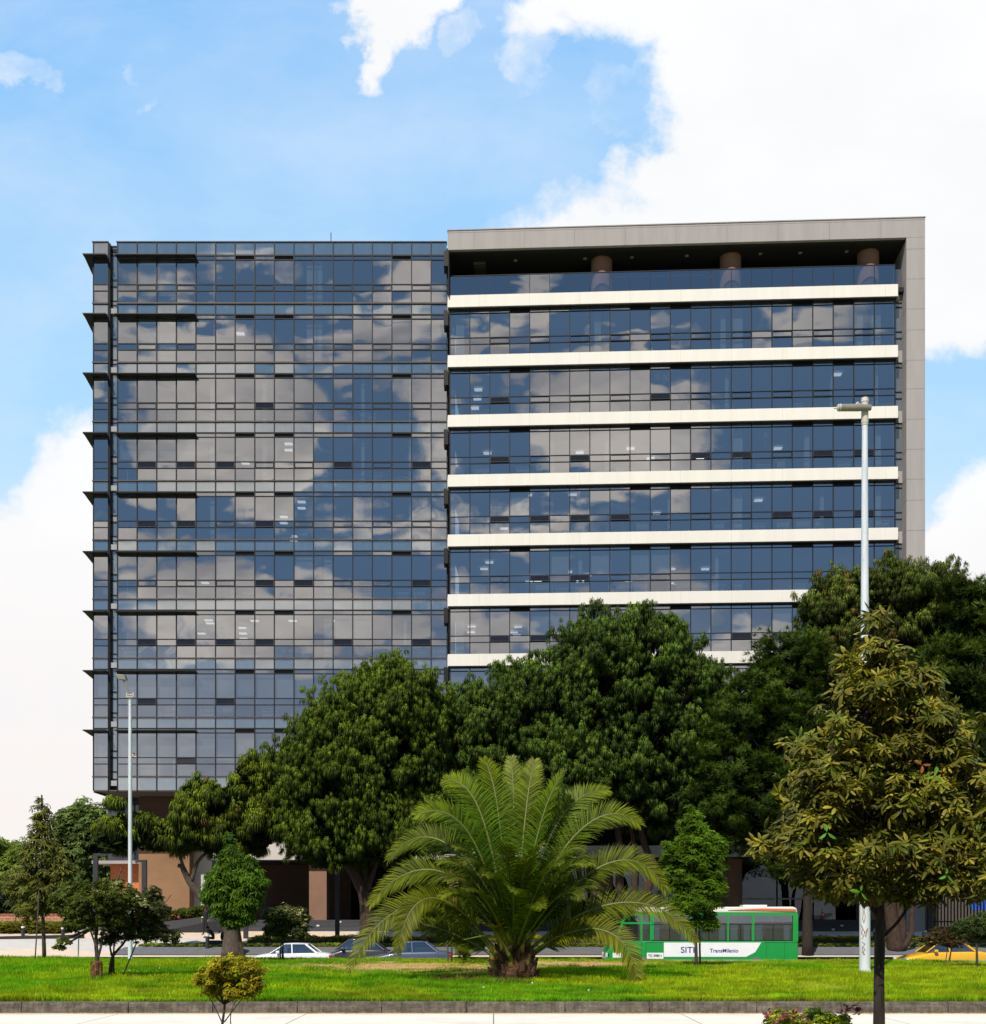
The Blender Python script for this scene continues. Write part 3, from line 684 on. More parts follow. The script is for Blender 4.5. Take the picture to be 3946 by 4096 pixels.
    # ground storey behind the forecourt
    xc0, xc1 = (848 - CX_) * 80.6 / F_, X(1789)
    P(MB().box(xc0, xc1, 80.6, 92, 6.40, 7.62), 'canopy_fascia', 'canopy')
    P(MB().box(xc0 + .02, xc1, 80.62, 92, 6.33, 6.395), 'canopy_soffit', 'black')
    P(MB().box((905 - CX_) * 84.0 / F_, xc1, 84.0, 84.05, 7.62, zbot - .06), 'upper_glazing', 'glass_low')
    P(MB().box(xc0, (1404 - CX_) * 86 / F_, 86, 92, gz + .6, 6.33), 'recess_back_wall', 'brown_shaded')
    P(MB().box((1404 - CX_) * 86 / F_, xc1, 88.5, 92, gz + .6, 6.33), 'entrance_void', 'void')
    P(MB().box((1237 - CX_) * 81.2 / F_, (1307 - CX_) * 81.2 / F_, 81.2, 82.6, gz + .6, 6.33), 'pillar', 'brown_col')
    for u in (1500, 1640, 1760):
        P(MB().box((u - CX_) * 85 / F_ - .05, (u - CX_) * 85 / F_ + .05, 85, 85.1, gz + .6, 6.33), 'door_post', 'alu')
    # roof aerial
    P(MB().tube([(X(1292), 84, ztop - .3), (X(1292), 84, zc(932, 57.1))], .03, 5), 'aerial', 'alu')
    return root

def brick_mat(name, c1, c2, mortar, sc=1.0):
    m, nt, out = new_mat(name)
    b = N(nt, 'ShaderNodeBsdfPrincipled', Roughness=.9); L(nt, b.outputs[0], out.inputs[0])
    g = nt.nodes.new('ShaderNodeNewGeometry'); s = N(nt, 'ShaderNodeSeparateXYZ'); L(nt, g.outputs['Position'], s.inputs[0])
    cb = N(nt, 'ShaderNodeCombineXYZ'); L(nt, s.outputs[0], cb.inputs[0]); L(nt, s.outputs[2], cb.inputs[1])
    t = N(nt, 'ShaderNodeTexBrick', Scale=sc); t.inputs['Brick Width'].default_value = .28; t.inputs['Row Height'].default_value = .10; t.inputs['Mortar Size'].default_value = .012
    t.inputs['Color1'].default_value = (*c1, 1); t.inputs['Color2'].default_value = (*c2, 1); t.inputs['Mortar'].default_value = (*mortar, 1)
    L(nt, cb.outputs[0], t.inputs[0]); L(nt, t.outputs[0], b.inputs['Base Color'])
    return m
M['brick'] = brick_mat('orange_brick', (.75, .19, .05), (.55, .13, .035), (.32, .2, .13))
M['brick_far'] = brick_mat('garden_brick', (.45, .16, .08), (.36, .12, .06), (.45, .35, .28), .55)
make_left_block()

# ---- right wing: banded, turned 2.8 degrees, inside a grey portal frame
def make_wing():
    rr = random.Random(9)
    A = Vector(((1801 - CX_) * 79.1 / F_, 79.1, 0)); B = Vector(((3581 - CX_) * 77.7 / F_, 77.7, 0))
    W = (B - A).length; ang = math.atan2(B.y - A.y, B.x - A.x); bz = 1.62
    root = thing('banded_office_wing', 'office wing with ivory bands between ribbon windows and a grey roof frame', 'office wing', (A.x, A.y, bz), ang)
    s = 60.93
    def P(mb, name, mats, parent=None, **k):
        mb.v = [(a, b, c - bz) for a, b, c in mb.v]; return mb.build(name, mats, parent or root, **k)
    n = 22; m = W / n; cols = [i * m for i in range(n + 1)]
    BT = [zc(1181 + 239.3 * k, s) for k in range(9)]          # band tops
    BH = .78
    vents = {3, 9, 11, 17, 19}
    dark = {(2, 1), (2, 2), (6, 2), (12, 2), (18, 2), (20, 2), (2, 3), (4, 3), (6, 3), (8, 3), (14, 2), (16, 3), (18, 3), (20, 3), (4, 4), (6, 4), (2, 5), (4, 5), (14, 5), (16, 5), (10, 1)}
    def rows(k): # z of the lines under band k
        t = BT[k] - BH - .03; return [t, t - .27, t - 1.87, t - 2.30, BT[k + 1] + .02 if k < 8 else t - 3.13]
    cnt = 0; st = MB(); stw = []
    order = [(k, c) for k in range(8) for c in range(n)]
    for k, c in order:
        z = rows(k); x0, x1 = cols[c] + .03, cols[c + 1] - .03
        real = cnt < 100; cnt += 1
        mb = MB() if real else st
        isd = (c, k) in dark
        if c not in vents: pane(mb, x0, x1, z[1] + .03, z[0] - .02, 0, 0, r=rr)
        pane(mb, x0, x1, z[2] + .025, z[1] - .025, 0, 0, r=rr)
        if not isd: pane(mb, x0, x1, z[3] + .025, z[2] - .025, 0, 0, r=rr)
        lowp = MB() if (isd and real) else mb
        pane(lowp, x0, x1, z[4] + .02, z[3] - .025, 0, 0, r=rr)
        if c in vents: vent(root, x0, x1, z[1] + .03 - bz, z[0] - .02 - bz, 0)
        if real:
            w = P(mb, 'window', 'glass')
            if isd:
                P(lowp, 'lower_light', 'glass', w); sash(w, x0, x1, z[3] + .02 - bz, z[2] - .02 - bz, -.02, 12)
            elif c % 2 == 0 and c:
                f = MB(); a0, a1, b0, b1 = x0 - .01, x1 + .01, z[3] - .01, z[2] + .0
                f.box(a0, a1, -.10, -.04, b0, b0 + .055).box(a0, a1, -.09, -.04, b1 - .045, b1).box(a0, a0 + .03, -.09, -.04, b0 + .055, b1 - .045).box(a1 - .03, a1, -.09, -.04, b0 + .055, b1 - .045)
                P(f, 'sash_frame', 'alu', w)
        elif isd: stw.append((x0, x1, z))
    so_ = P(st, 'window', 'glass'); so_['kind'] = 'stuff'
    for x0, x1, z in stw: sash(so_, x0, x1, z[3] + .02 - bz, z[2] - .02 - bz, -.02, 12)
    zlow = BT[8] - .8
    for c in range(n + 1):
        P(MB().box(cols[c] - .03, cols[c] + .03, -.055, .03, zlow, BT[0] - BH), 'mullion', 'alu')
    for k in range(8):
        for i, z in enumerate(rows(k)[:4]):
            h = .04 if i == 0 else .025
            P(MB().box(-.03, W + .03, -.045, .02, z - h, z + h), 'transom', 'alu')
    # ivory bands with a canted left return, thin joints
    ov = .32
    for k in range(9):
        z1, z0 = BT[k], BT[k] - BH
        poly = [(-.12, -ov), (W + .12, -ov), (W + .12, .1), (0, .1), (-.02, .75), (-.26, .75)]
        b = P(MB().prism(poly, z0, z1), 'band', 'band', bevel=.012)
        j = MB(); x = 1.95 + (k % 2) * .0
        while x < W:
            j.box(x - .008, x + .008, -ov - .003, -ov + .01, z0 + .01, z1 - .01); x += 3.283 if (k + int(x)) % 3 else 3.283
        P(j, 'band_joint', 'joint_light', b)
        P(MB().box(-.08, W + .08, -ov + .03, .05, z0 - .06, z0 - .004), 'band_shadow_trim', 'alu')
    # setback strip and inner pier between the ribbon and the portal
    px0 = W + .42
    for k in range(8):
        z = rows(k); mb = MB()
        for a in range(4): pane(mb, W + .04, px0 + .2, z[a + 1] + .04, z[a] - .04, .55, 0, .004, rr)
        P(mb, 'side_window', 'strip_glass')
        P(MB().box(W + .02, px0 + .3, .45, 1.4, BT[k] - BH, BT[k]), 'slab_end', 'frame_panel')
        for q in (1, 2, 3): P(MB().box(W + .02, px0 + .2, .5, .56, z[q] - .03, z[q] + .03), 'side_transom', 'alu')
    # portal frame: roof fascia and right pier
    fb, ft = zc(998, 61.1), zc(921, 61.1)
    fw = -.50
    pw0, pw1 = W + .60, W + 1.78
    P(MB().box(-.10, pw1, fw, 14.5, fb, ft), 'roof_fascia', 'frame_panel', bevel=.015)
    P(MB().box(pw0, pw1, fw, 14.5, bz - .1, fb - .003), 'pier', 'frame_panel', bevel=.015)
    P(MB().box(-.14, pw1 + .03, fw - .04, 14.6, ft + .001, ft + .06), 'roof_coping', 'frame_panel')
    P(MB().box(-.09, -.02, fw + .01, 4.0, BT[0] - .1, fb - .004).box(-.085, .0, 4.0, 4.1, 8, fb), 'end_pier', 'soffit')
    j = MB(); x = 1.62
    while x < pw1 - .2: j.box(x - .008, x + .008, fw - .003, fw + .01, fb + .01, ft - .14); x += 3.283
    j.box(-.10, pw1, fw - .003, fw + .01, ft - .15, ft - .135)
    P(j, 'fascia_joint', 'joint')
    j = MB(); z = fb - .75; steps = [2.05, 2.05, 1.42, 2.05, 1.9]; i = 0
    steps = [2.03, 1.42, 2.07, 1.93, 2.07, 1.43]
    while z > 8:
        j.box(pw0 + .005, pw1 - .005, fw - .003, fw + .01, z - .008, z + .008); j.box(pw0 - .003, pw0 + .005, fw, .5, z - .008, z + .008); z -= [2.03, 2.03, 1.42, 2.05, 1.93, 2.07][i % 6] * .95; i += 1
    P(j, 'pier_joint', 'joint')
    # terrace under the roof slab
    P(MB().box(-.05, pw0 - .003, fw + .25, 3.3, fb - .10, fb - .004), 'terrace_ceiling', 'soffit')
    P(MB().box(0, pw0 - .003, 3.0, 3.1, BT[0], fb - .10), 'terrace_back_wall', 'void')
    P(MB().box(0, pw0, .05, 3.1, BT[0] - .3, BT[0] - .02), 'terrace_floor', 'soffit')
    for c in range(0, 8):
        P(MB().box(c * 2.62 + .6, c * 2.62 + .66, 2.9, 2.96, BT[0], fb - .35), 'terrace_mullion', 'alu')
    P(MB().box(4.3, 8.3, 2.9, 2.95, 46.15, 46.2).box(11, 17, 2.9, 2.95, 46.0, 46.06).box(-.05, 20, 2.88, 2.93, 46.28 + .15, 46.33 + .15), 'terrace_transom', 'frame_panel')
    P(MB().box(1.5, 2.3, .8, 2.9, fb - .28, fb - .11), 'duct', 'soffit2')
    for u in (2418, 2941, 3494):
        x = (u - 1801) / 80.9 * m * 1.0
        mb = MB().tube([(x, 1.15, BT[0] - .02), (x, 1.15, fb - .10)], .70, 28)
        P(mb, 'terrace_column', 'brown_col', smooth=False)
    for x in (8.9, 12.0, 15.6, 20.4, 23.0, 26.0, 4.3):
        P(MB().tube([(x, .75, fb - .13), (x, .75, fb - .105)], .13, 12), 'downlight', 'frame_panel')
    # balustrade
    zt = zc(1093.7, s)
    for c in range(n):
        mb = MB(); pane(mb, cols[c] + .02, cols[c + 1] - .02, BT[0] + .0, zt - .05, -.02, 0, .005, rr); P(mb, 'balustrade_panel', 'rail_glass')
    mb = MB().box(-.03, W + .03, -.05, .03, zt - .05, zt)
    for c in range(n + 1): mb.box(cols[c] - .022, cols[c] + .022, -.045, .02, BT[0], zt - .05)
    P(mb, 'balustrade_rail', 'alu')
    mb = MB(); pane(mb, W + .04, px0 + .15, BT[0], zt - .05, .5, 0, .005, rr); P(mb, 'balustrade_return', 'rail_glass')
    # interiors
    for k in range(8):
        z1 = BT[k] - BH; z0 = BT[k + 1]
        P(MB().box(.05, W + .3, .15, 7, z1 + .03, z1 + .3), 'floor_slab', 'ceiling')
        P(MB().box(.05, W + .3, 7, 7.1, z0 - .1, z1 + .03), 'inner_wall', 'backwall')
    XL = lambda u: (u - 1801) / 80.9 * m
    for (u, w, ks) in [(2400, .42, (0,)), (2215, .12, (3, 4)), (2690, .22, (3, 4)), (2960, .75, (0, 2)), (2905, .3, (0,)), (2920, .22, (1,)), (2960, .7, (3,)), (3340, .18, (1,)), (3515, .55, (0,)), (3450, .35, (0,)), (3515, .2, (1,)), (2215, .25, (2,)), (2700, .3, (2,)), (3240, .3, (2,)), (2445, .5, (2,)), (2330, .25, (4, 5)), (2120, .12, (5,)), (2880, .22, (4,)), (3300, .2, (3,)), (3520, .4, (2, 3)), (1840, .55, (0, 5)), (2450, .2, (4,))]:
        for k in ks: P(MB().box(XL(u) - w / 2, XL(u) + w / 2, .4, .8, BT[k + 1] - .1, BT[k] - BH + .03), 'inner_column', 'int_col')
    for c, k, h in [(0, 6, 3.2), (1, 6, 3.2), (2, 6, 3.2), (0, 7, 3), (1, 7, 3), (7, 5, 1.8), (8, 5, 1.8), (4, 5, 1.8), (5, 5, 1.8), (5, 4, 1.8), (3, 3, 1.8), (7, 4, 1.8), (9, 4, 1.8), (10, 4, 1.8), (14, 5, 1.8), (16, 5, 1.8), (11, 2, 1.8)]:
        P(MB().box(cols[c] + .07, cols[c + 1] - .07, .2, .215, BT[k] - BH - h, BT[k] - BH - .04), 'blind', 'blind')
    for (u, v) in [(1906, 1555), (1898, 1592), (1885, 1628), (1940, 1810), (1885, 1630), (2515, 1792), (2310, 1808), (2000, 2112), (2290, 1976), (2110, 1978), (2560, 2292), (2675, 2275), (2810, 2276), (2335, 2300), (2260, 2287), (2135, 2325), (1925, 2274), (1950, 2248), (2100, 2325), (2305, 2325), (2500, 2325), (2675, 2332), (1875, 2505), (1868, 2528), (2060, 2507), (2040, 2529), (2050, 2540), (2615, 2052), (2790, 1830), (2590, 1832), (3105, 1792), (3030, 2000), (3350, 1345 + 150)]:
        zf = None
        x = XL(u)
        k = None
        for kk in range(8):
            if BT[kk] - BH > zc(v, 61) > BT[kk + 1] - .2: k = kk
        if k is None: continue
        zl = BT[k] - BH - .12
        d = (zl - EYE) * F_ / (HV_ - v); dep = min(max(d - (79.1 - x * .0484), .45), 6.5); d = (79.1 - x * .0484) + dep
        xx = ((u - CX_) * d / F_ - A.x)
        zz = min(EYE + (HV_ - v) * d / F_, zl)
        P(MB().box(xx - .27, xx + .27, dep, dep + .4, zz, zz + .04), 'ceiling_light', 'lamp')
    for k in range(1, 6):
        for c in range(n):
            if rr.random() < .5:
                x0 = cols[c] + rr.uniform(.05, .5); w = rr.uniform(.5, 1.2); h = rr.uniform(.55, 1.0); zf = BT[k + 1]
                P(MB().box(x0, x0 + w, .7, .75, zf + .1, zf + h).box(x0 - .1, x0 + w + .1, .6, 1.3, zf + h, zf + h + .04), 'desk', 'desk')
    # white arrow stickers in three windows
    for (c, k) in [(15.5, 2), (6.7, 2), (10.5, 1)]:
        x = c * m + .25; z = BT[k] - BH - 1.5
        mb = MB().box(x - .012, x + .012, .05, .06, z, z + .85)
        for sgn in (-1, 1): mb.quad((x, .05, z + .9), (x + .03 * sgn, .05, z + .87), (x + .19 * sgn, .05, z + .52), (x + .15 * sgn, .05, z + .52))
        P(mb, 'arrow_sticker', 'int_col')
    # podium under the wing
    P(MB().box(-.2, pw0 - .01, -.35, 12, 6.45, BT[8] - .0 - .79 + .0 if False else 7.2), 'canopy_fascia', 'canopy')
    P(MB().box(-.2, pw0 - .01, -.33, 12, 6.36, 6.445), 'canopy_soffit', 'black')
    P(MB().box(-.1, pw0, 4.0, 4.05, 2.4, 6.36), 'ground_glazing', 'glass_low')
    P(MB().box(-.1, pw0, 8.0, 8.1, 2.0, 6.36), 'lobby_wall', 'void')
    for c in range(0, 12):
        P(MB().box(c * 2.45, c * 2.45 + .07, 3.9, 3.98, 2.4, 6.36), 'ground_mullion', 'alu')
    P(MB().box(0, pw0 - .1, 3.93, 3.975, 3.75, 3.86), 'glass_manifestation', 'white_wall')
    for u in (1838, 2140, 2418, 2941, 3494):
        x = XL(u)
        if u in (2140,): mb = MB().box(x - .9, x + .9, 1.6, 2.2, 2.3, 6.36)
        else: mb = MB().tube([(x, 1.15, 2.3), (x, 1.15, 6.36)], .76, 28)
        P(mb, 'ground_column', 'brown_col')
    P(MB().box(px0, pw1, 1.5, 14, 0, 40).box(-.05, W, 14, 14.5, 2, 46), 'rear_wall', 'soffit')
    return root
make_wing()

# entrance steps along the whole forecourt
for k in range(3):
    y0 = 77.25 + .42 * k
    o = MB().box(-17.1, 27.8, y0, 90, 1.3 + .0 * k, 1.62 + .245 * (k + 1) - (.004 * (2 - k) if k < 2 else 0)).build('step', 'steps', bevel=.015)
    tag(o, ['lowest', 'middle', 'topmost'][k] + ' grey granite step of the entrance stairs, below the dark ground storey', 'step', 'entrance steps')
# small light fittings in the risers
for (u, v, k) in [(1272, 3697, 1), (1220, 3714, 0), (1360, 3684, 2), (1800, 3714, 0), (3170, 3712, 0), (3335, 3712, 0), (3370, 3697, 1), (2250, 3714, 0)]:
    y0 = 77.25 + .42 * k - .02; x = (u - CX_) * y0 / F_
    o = MB().box(x - .09, x + .09, y0, y0 + .04, 1.62 + .245 * k + .07, 1.62 + .245 * k + .17).build('step_light', 'white')
    tag(o, 'small pale light fitting set in the grey step riser', 'step light', 'lights in the entrance steps')
# ------------------------------------------------------------------ vegetation
def rotm(az, tilt, roll):
    """Rz(az) Rx(tilt) Rz(roll), arrays -> (n,3,3)"""
    ca, sa, ct, st_, cr, sr = np.cos(az), np.sin(az), np.cos(tilt), np.sin(tilt), np.cos(roll), np.sin(roll)
    n = len(az); A = np.zeros((n, 3, 3)); B = np.zeros((n, 3, 3)); C = np.zeros((n, 3, 3))
    A[:, 0, 0] = ca; A[:, 0, 1] = -sa; A[:, 1, 0] = sa; A[:, 1, 1] = ca; A[:, 2, 2] = 1
    B[:, 0, 0] = 1; B[:, 1, 1] = ct; B[:, 1, 2] = -st_; B[:, 2, 1] = st_; B[:, 2, 2] = ct
    C[:, 0, 0] = cr; C[:, 0, 1] = -sr; C[:, 1, 0] = sr; C[:, 1, 1] = cr; C[:, 2, 2] = 1
    return A @ B @ C
def instance(T, faces, shade, pos, rot, sc, col, tipcol=None):
    """stamp template T (k,3) at n places -> V, faces, colours"""
    n, k = len(pos), len(T)
    V = np.einsum('nij,kj->nki', rot, T) * sc[:, None, None] + pos[:, None, :]
    C = col[:, None, :] * shade[None, :, None]
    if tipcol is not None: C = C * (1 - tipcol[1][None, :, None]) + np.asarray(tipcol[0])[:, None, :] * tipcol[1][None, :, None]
    Fs = [(f[None] + (np.arange(n) * k)[:, None, None]).reshape(-1, f.shape[1]) for f in faces]
    return V.reshape(-1, 3), Fs, C.reshape(-1, 3)
def merge(parts):
    V, C, F = [], [], {}; o = 0
    for v, fs, c in parts:
        V.append(v); C.append(c)
        for f in fs: F.setdefault(f.shape[1], []).append(f + o)
        o += len(v)
    return np.concatenate(V), [np.concatenate(x) for x in F.values()], np.concatenate(C)

def tuft_droop(nn=15, seed=1, w=.055):
    r = np.random.default_rng(seed); V, F4, F3, sh, tip = [], [], [], [], []
    for i in range(nn):
        a = 2 * PI * (i + r.random() * .7) / nn; d = np.array([math.cos(a), math.sin(a), 0]); p = np.array([-d[1], d[0], 0])
        rr = .20 + .30 * r.random(); L_ = .55 + .35 * r.random(); up = .08 + .2 * r.random()
        if i % 5 == 0: rr *= .8; up += .3; L_ *= .5
        p0 = np.array([0, 0, .12]); p1 = d * rr * .8 + [0, 0, up]; p2 = d * rr * 1.12 + [0, 0, up - .45 * L_]; p3 = d * rr * (1.0) + [0, 0, up - L_]
        b = len(V); V += [p0 - p * w * .3, p0 + p * w * .3, p1 - p * w, p1 + p * w, p2 - p * w, p2 + p * w, p3]
        F4 += [[b, b + 1, b + 3, b + 2], [b + 2, b + 3, b + 5, b + 4]]; F3 += [[b + 4, b + 5, b + 6]]
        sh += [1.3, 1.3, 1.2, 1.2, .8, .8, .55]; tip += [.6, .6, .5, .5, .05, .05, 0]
    return np.array(V), [np.array(F4), np.array(F3)], np.array(sh), np.array(tip)
def tuft_up(nn=20, seed=2, w=.05):
    r = np.random.default_rng(seed); V, F3, sh, tip = [], [], [], []
    for i in range(nn):
        a = 2 * PI * r.random(); e = math.asin(-.25 + 1.2 * r.random()) if True else 0
        d = np.array([math.cos(a) * math.cos(e), math.sin(a) * math.cos(e), math.sin(e)]); p = np.cross(d, [0.3, .2, 1]); p /= np.linalg.norm(p)
        b = len(V); L_ = .7 + .4 * r.random(); V += [d * .08 - p * w, d * .08 + p * w, d * L_]; F3 += [[b, b + 1, b + 2]]; sh += [.65, .65, 1.25]; tip += [0, 0, .35]
    return np.array(V), [np.array(F3)], np.array(sh), np.array(tip)
def leaf_tpl(nl=7, seed=3, w=.28, droop=.5, fold=.12, spread=1.0, seg=3):
    """whorl of nl leaves around a twig tip; each leaf is a folded blade of `seg` cross sections"""
    r = np.random.default_rng(seed); V, F4, F3, sh, tip = [], [], [], [], []
    for i in range(nl):
        a = 2 * PI * (i + .6 * r.random()) / nl; e = R(35) * (r.random() - .35)
        d = np.array([math.cos(a) * math.cos(e), math.sin(a) * math.cos(e), math.sin(e)]); p = np.array([-math.sin(a), math.cos(a), 0]); L_ = (.75 + .4 * r.random()) * spread
        tw = (r.random() - .5) * 1.2; p = p * math.cos(tw) + np.array([0, 0, 1]) * math.sin(tw)
        up = np.cross(p, d); b = len(V); g = r.uniform(.7, 1.25)
        for j, (t, ww) in enumerate(((.08, .10), (.4, .85), (.72, .80))):
            c = d * t * L_ - np.array([0, 0, 1]) * droop * (t ** 2) * L_
            V += [c - p * w * ww * L_ * .5 + up * fold * ww * L_, c, c + p * w * ww * L_ * .5 + up * fold * ww * L_]; sh += [g, g * .85, g]; tip += [.0, 0, .0]
        V.append(d * L_ - np.array([0, 0, 1]) * droop * L_); sh.append(g * 1.1); tip.append(.3)
        for j in range(2):
            q = b + 3 * j; F4 += [[q, q + 1, q + 4, q + 3], [q + 1, q + 2, q + 5, q + 4]]
        q = b + 6; F3 += [[q, q + 1, b + 9], [q + 1, q + 2, b + 9]]
    return np.array(V), [np.array(F4), np.array(F3)], np.array(sh), np.array(tip)

def in_lobes(p, lobes, k=.72):
    m = np.zeros(len(p), bool)
    for c, r in lobes: m |= (((p - c) / r) ** 2).sum(1) < k * k
    return m
def clump_points(lobes, nclump, crad, per, seed, inner=.15, flat=1.0, topbias=0.0):
    """tuft positions: clumps on the skin of ellipsoidal lobes, tufts over each clump; returns pos, outward dir, depth shade"""
    r = np.random.default_rng(seed); area = np.array([(l[1][0] * l[1][1] + l[1][1] * l[1][2] + l[1][0] * l[1][2]) for l in lobes]); area = area / area.sum()
    cc = []; mr = []
    while len(cc) < nclump:
        i = r.choice(len(lobes), p=area); c, rad = lobes[i]
        d = r.normal(size=3); d /= np.linalg.norm(d)
        if d[2] < -.55 and r.random() < .7: continue
        f = (.70 + .27 * r.random() + (.16 if r.random() < .16 else 0)) if r.random() > inner else .35 + .4 * r.random()
        q = c + d * rad * f
        if in_lobes(q[None], [l for j, l in enumerate(lobes) if j != i], .74)[0]: continue
        cc.append(q); mr.append(min(rad))
    cc = np.array(cc); cr = np.minimum(crad, .75 * np.array(mr)) * (.6 + .8 * r.random(len(cc)))
    n = len(cc) * per; d = r.normal(size=(n, 3)); d /= np.linalg.norm(d, axis=1)[:, None]; d[:, 2] = d[:, 2] * .8 + .18
    ci = np.repeat(np.arange(len(cc)), per); f = r.random(n) ** .4
    pos = cc[ci] + d * (cr[ci] * f)[:, None] * np.array([1, 1, flat])
    ctr = np.mean([l[0] for l in lobes], 0)
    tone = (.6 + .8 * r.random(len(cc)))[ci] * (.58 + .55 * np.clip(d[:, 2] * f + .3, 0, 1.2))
    return pos, d, tone
def tree(name, label, cat, base, lobes, tuft='droop', size=.5, nclump=150, crad=.8, per=22, seed=1, cols=((.03, .06, .012), (.05, .085, .015)), tipc=(.11, .14, .02), limbs=(), trunk_r=.35, bark='bark', mat='needle', group=None, inner=.15, flat=1.0, wf=1.0, autolimb=True, core=0, trunk_pts=None, droop=.5, lw=.28, crownname='crown', dead=0.0, extra=None, nl=7, chaos=1.0):
    """lobes: (u, v, d, ru, rv[, rd]) surveyed ellipsoids"""
    base = Vector(base); root = thing(name, label, cat, base, 0, group)
    LB = []
    for l in lobes:
        u, v, d, ru, rv = l[:5]; k = d / F_; c = np.array(at(u, v, d)); LB.append((c, np.array([ru * k, (l[5] if len(l) > 5 else min(ru, rv * 1.1) * k), rv * k])))
    pos, dr, tone = clump_points(LB, nclump, crad, per, seed, inner, flat)
    n = len(pos); r = np.random.default_rng(seed + 50)
    az = np.arctan2(dr[:, 1], dr[:, 0]) + r.normal(0, .6, n)
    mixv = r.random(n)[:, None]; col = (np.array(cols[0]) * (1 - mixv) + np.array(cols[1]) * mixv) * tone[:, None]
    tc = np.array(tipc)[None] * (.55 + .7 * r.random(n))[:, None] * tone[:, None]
    if dead:
        dm = r.random(n) < dead; col[dm] = np.array([.16, .085, .03]) * r.uniform(.6, 1.1, dm.sum())[:, None]
    sc = size * (.7 + .6 * r.random(n))
    parts = []
    G = 3; gi = r.integers(0, G, n)
    for g in range(G):
        m = gi == g
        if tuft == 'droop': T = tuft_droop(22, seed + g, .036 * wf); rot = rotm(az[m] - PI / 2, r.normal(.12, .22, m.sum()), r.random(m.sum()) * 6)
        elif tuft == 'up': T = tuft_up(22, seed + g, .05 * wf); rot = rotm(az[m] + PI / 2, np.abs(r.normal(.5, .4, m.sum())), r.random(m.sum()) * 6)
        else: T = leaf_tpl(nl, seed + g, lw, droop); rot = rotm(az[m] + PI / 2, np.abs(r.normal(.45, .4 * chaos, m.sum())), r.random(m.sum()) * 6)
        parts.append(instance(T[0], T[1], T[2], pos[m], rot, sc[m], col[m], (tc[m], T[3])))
    if core:
        # dark inner leaves, crown shade painted into their colour, to block see-through
        q = []
        for _ in range(core * 3):
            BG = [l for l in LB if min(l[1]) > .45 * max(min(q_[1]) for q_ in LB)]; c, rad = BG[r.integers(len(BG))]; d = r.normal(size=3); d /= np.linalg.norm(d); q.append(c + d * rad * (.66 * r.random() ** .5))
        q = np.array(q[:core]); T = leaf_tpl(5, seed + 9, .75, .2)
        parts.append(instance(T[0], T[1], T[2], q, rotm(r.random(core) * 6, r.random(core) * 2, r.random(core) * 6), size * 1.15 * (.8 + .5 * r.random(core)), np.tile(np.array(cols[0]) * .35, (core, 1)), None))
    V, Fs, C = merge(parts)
    V = V - np.array(base)
    np_mesh(crownname, V, Fs, C, mat, root)
    rr = random.Random(seed)
    # trunk with limbs, one continuous mesh
    mb = MB(); random.seed(seed)
    tp = trunk_pts or [tuple(base), tuple((base + Vector(LB[0][0])) / 2), tuple(LB[0][0])]
    k = len(tp); rad = [trunk_r * (1 - .55 * i / (k - 1)) for i in range(k)]; rad[0] *= 1.25
    def smoothline(pts, rads, m=4):
        P_, Q = [], []; pts = [Vector(p) for p in pts]
        for i in range(len(pts) - 1):
            a, b = pts[i], pts[i + 1]; a0 = pts[i - 1] if i else a - (b - a); b1 = pts[i + 2] if i + 2 < len(pts) else b + (b - a)
            for j in range(m):
                t = j / m; t2, t3 = t * t, t * t * t
                P_.append(.5 * ((2 * a) + (b - a0) * t + (2 * a0 - 5 * a + 4 * b - b1) * t2 + (3 * a - a0 - 3 * b + b1) * t3)); Q.append(rads[i] * (1 - t) + rads[i + 1] * t)
        P_.append(pts[-1]); Q.append(rads[-1]); return P_, Q
    a, b = smoothline(tp, rad); mb.tube([p - base for p in a], b, 10, wob=.16)
    for lm in limbs:      # (points, r0)
        k = len(lm[0]); a, b = smoothline(lm[0], [lm[1] * (1 - .6 * i / (k - 1)) for i in range(k)]); mb.tube([p - base for p in a], b, 8, wob=.16)
    if autolimb:
        top = Vector(tp[-1])
        for c, rad_ in LB:
            c = Vector(c)
            for _ in range(4):
                e = c + Vector((rr.uniform(-.8, .8) * rad_[0], rr.uniform(-.8, .8) * rad_[1], rr.uniform(-.2, .75) * rad_[2]))
                s_ = Vector(tp[-1]) * .5 + Vector(tp[max(0, len(tp) - 2)]) * .5; mid = (s_ + e) / 2 + Vector((0, 0, -.1 * rad_[2]))
                a, b = smoothline([s_, mid, e], [trunk_r * .35, trunk_r * .22, trunk_r * .07]); mb.tube([p - base for p in a], b, 6, wob=.12)
    mb.build('trunk', bark, root, smooth=True)
    if extra: extra(root, base, LB)
    return root
def zg(x, y):      # ground level anywhere
    if y < 15.3: return .16
    if y < KB: return 0.0
    if y < 54.4: return float(lawn_z(np.array(float(x)), np.array(float(y))))
    if y < 64.7: return -.24
    return float(plaza_z(y)) if y < 84 else 1.6
def gp(u, d): x = (u - CX_) * d / F_; return (x, d, zg(x, d) - .03)

PG = ((.048, .088, .008), (.085, .13, .010)); PG2 = ((.032, .068, .009), (.055, .10, .012)); PINE = ((.026, .056, .007), (.05, .088, .009)); REDD = ((.05, .08, .010), (.085, .11, .014))
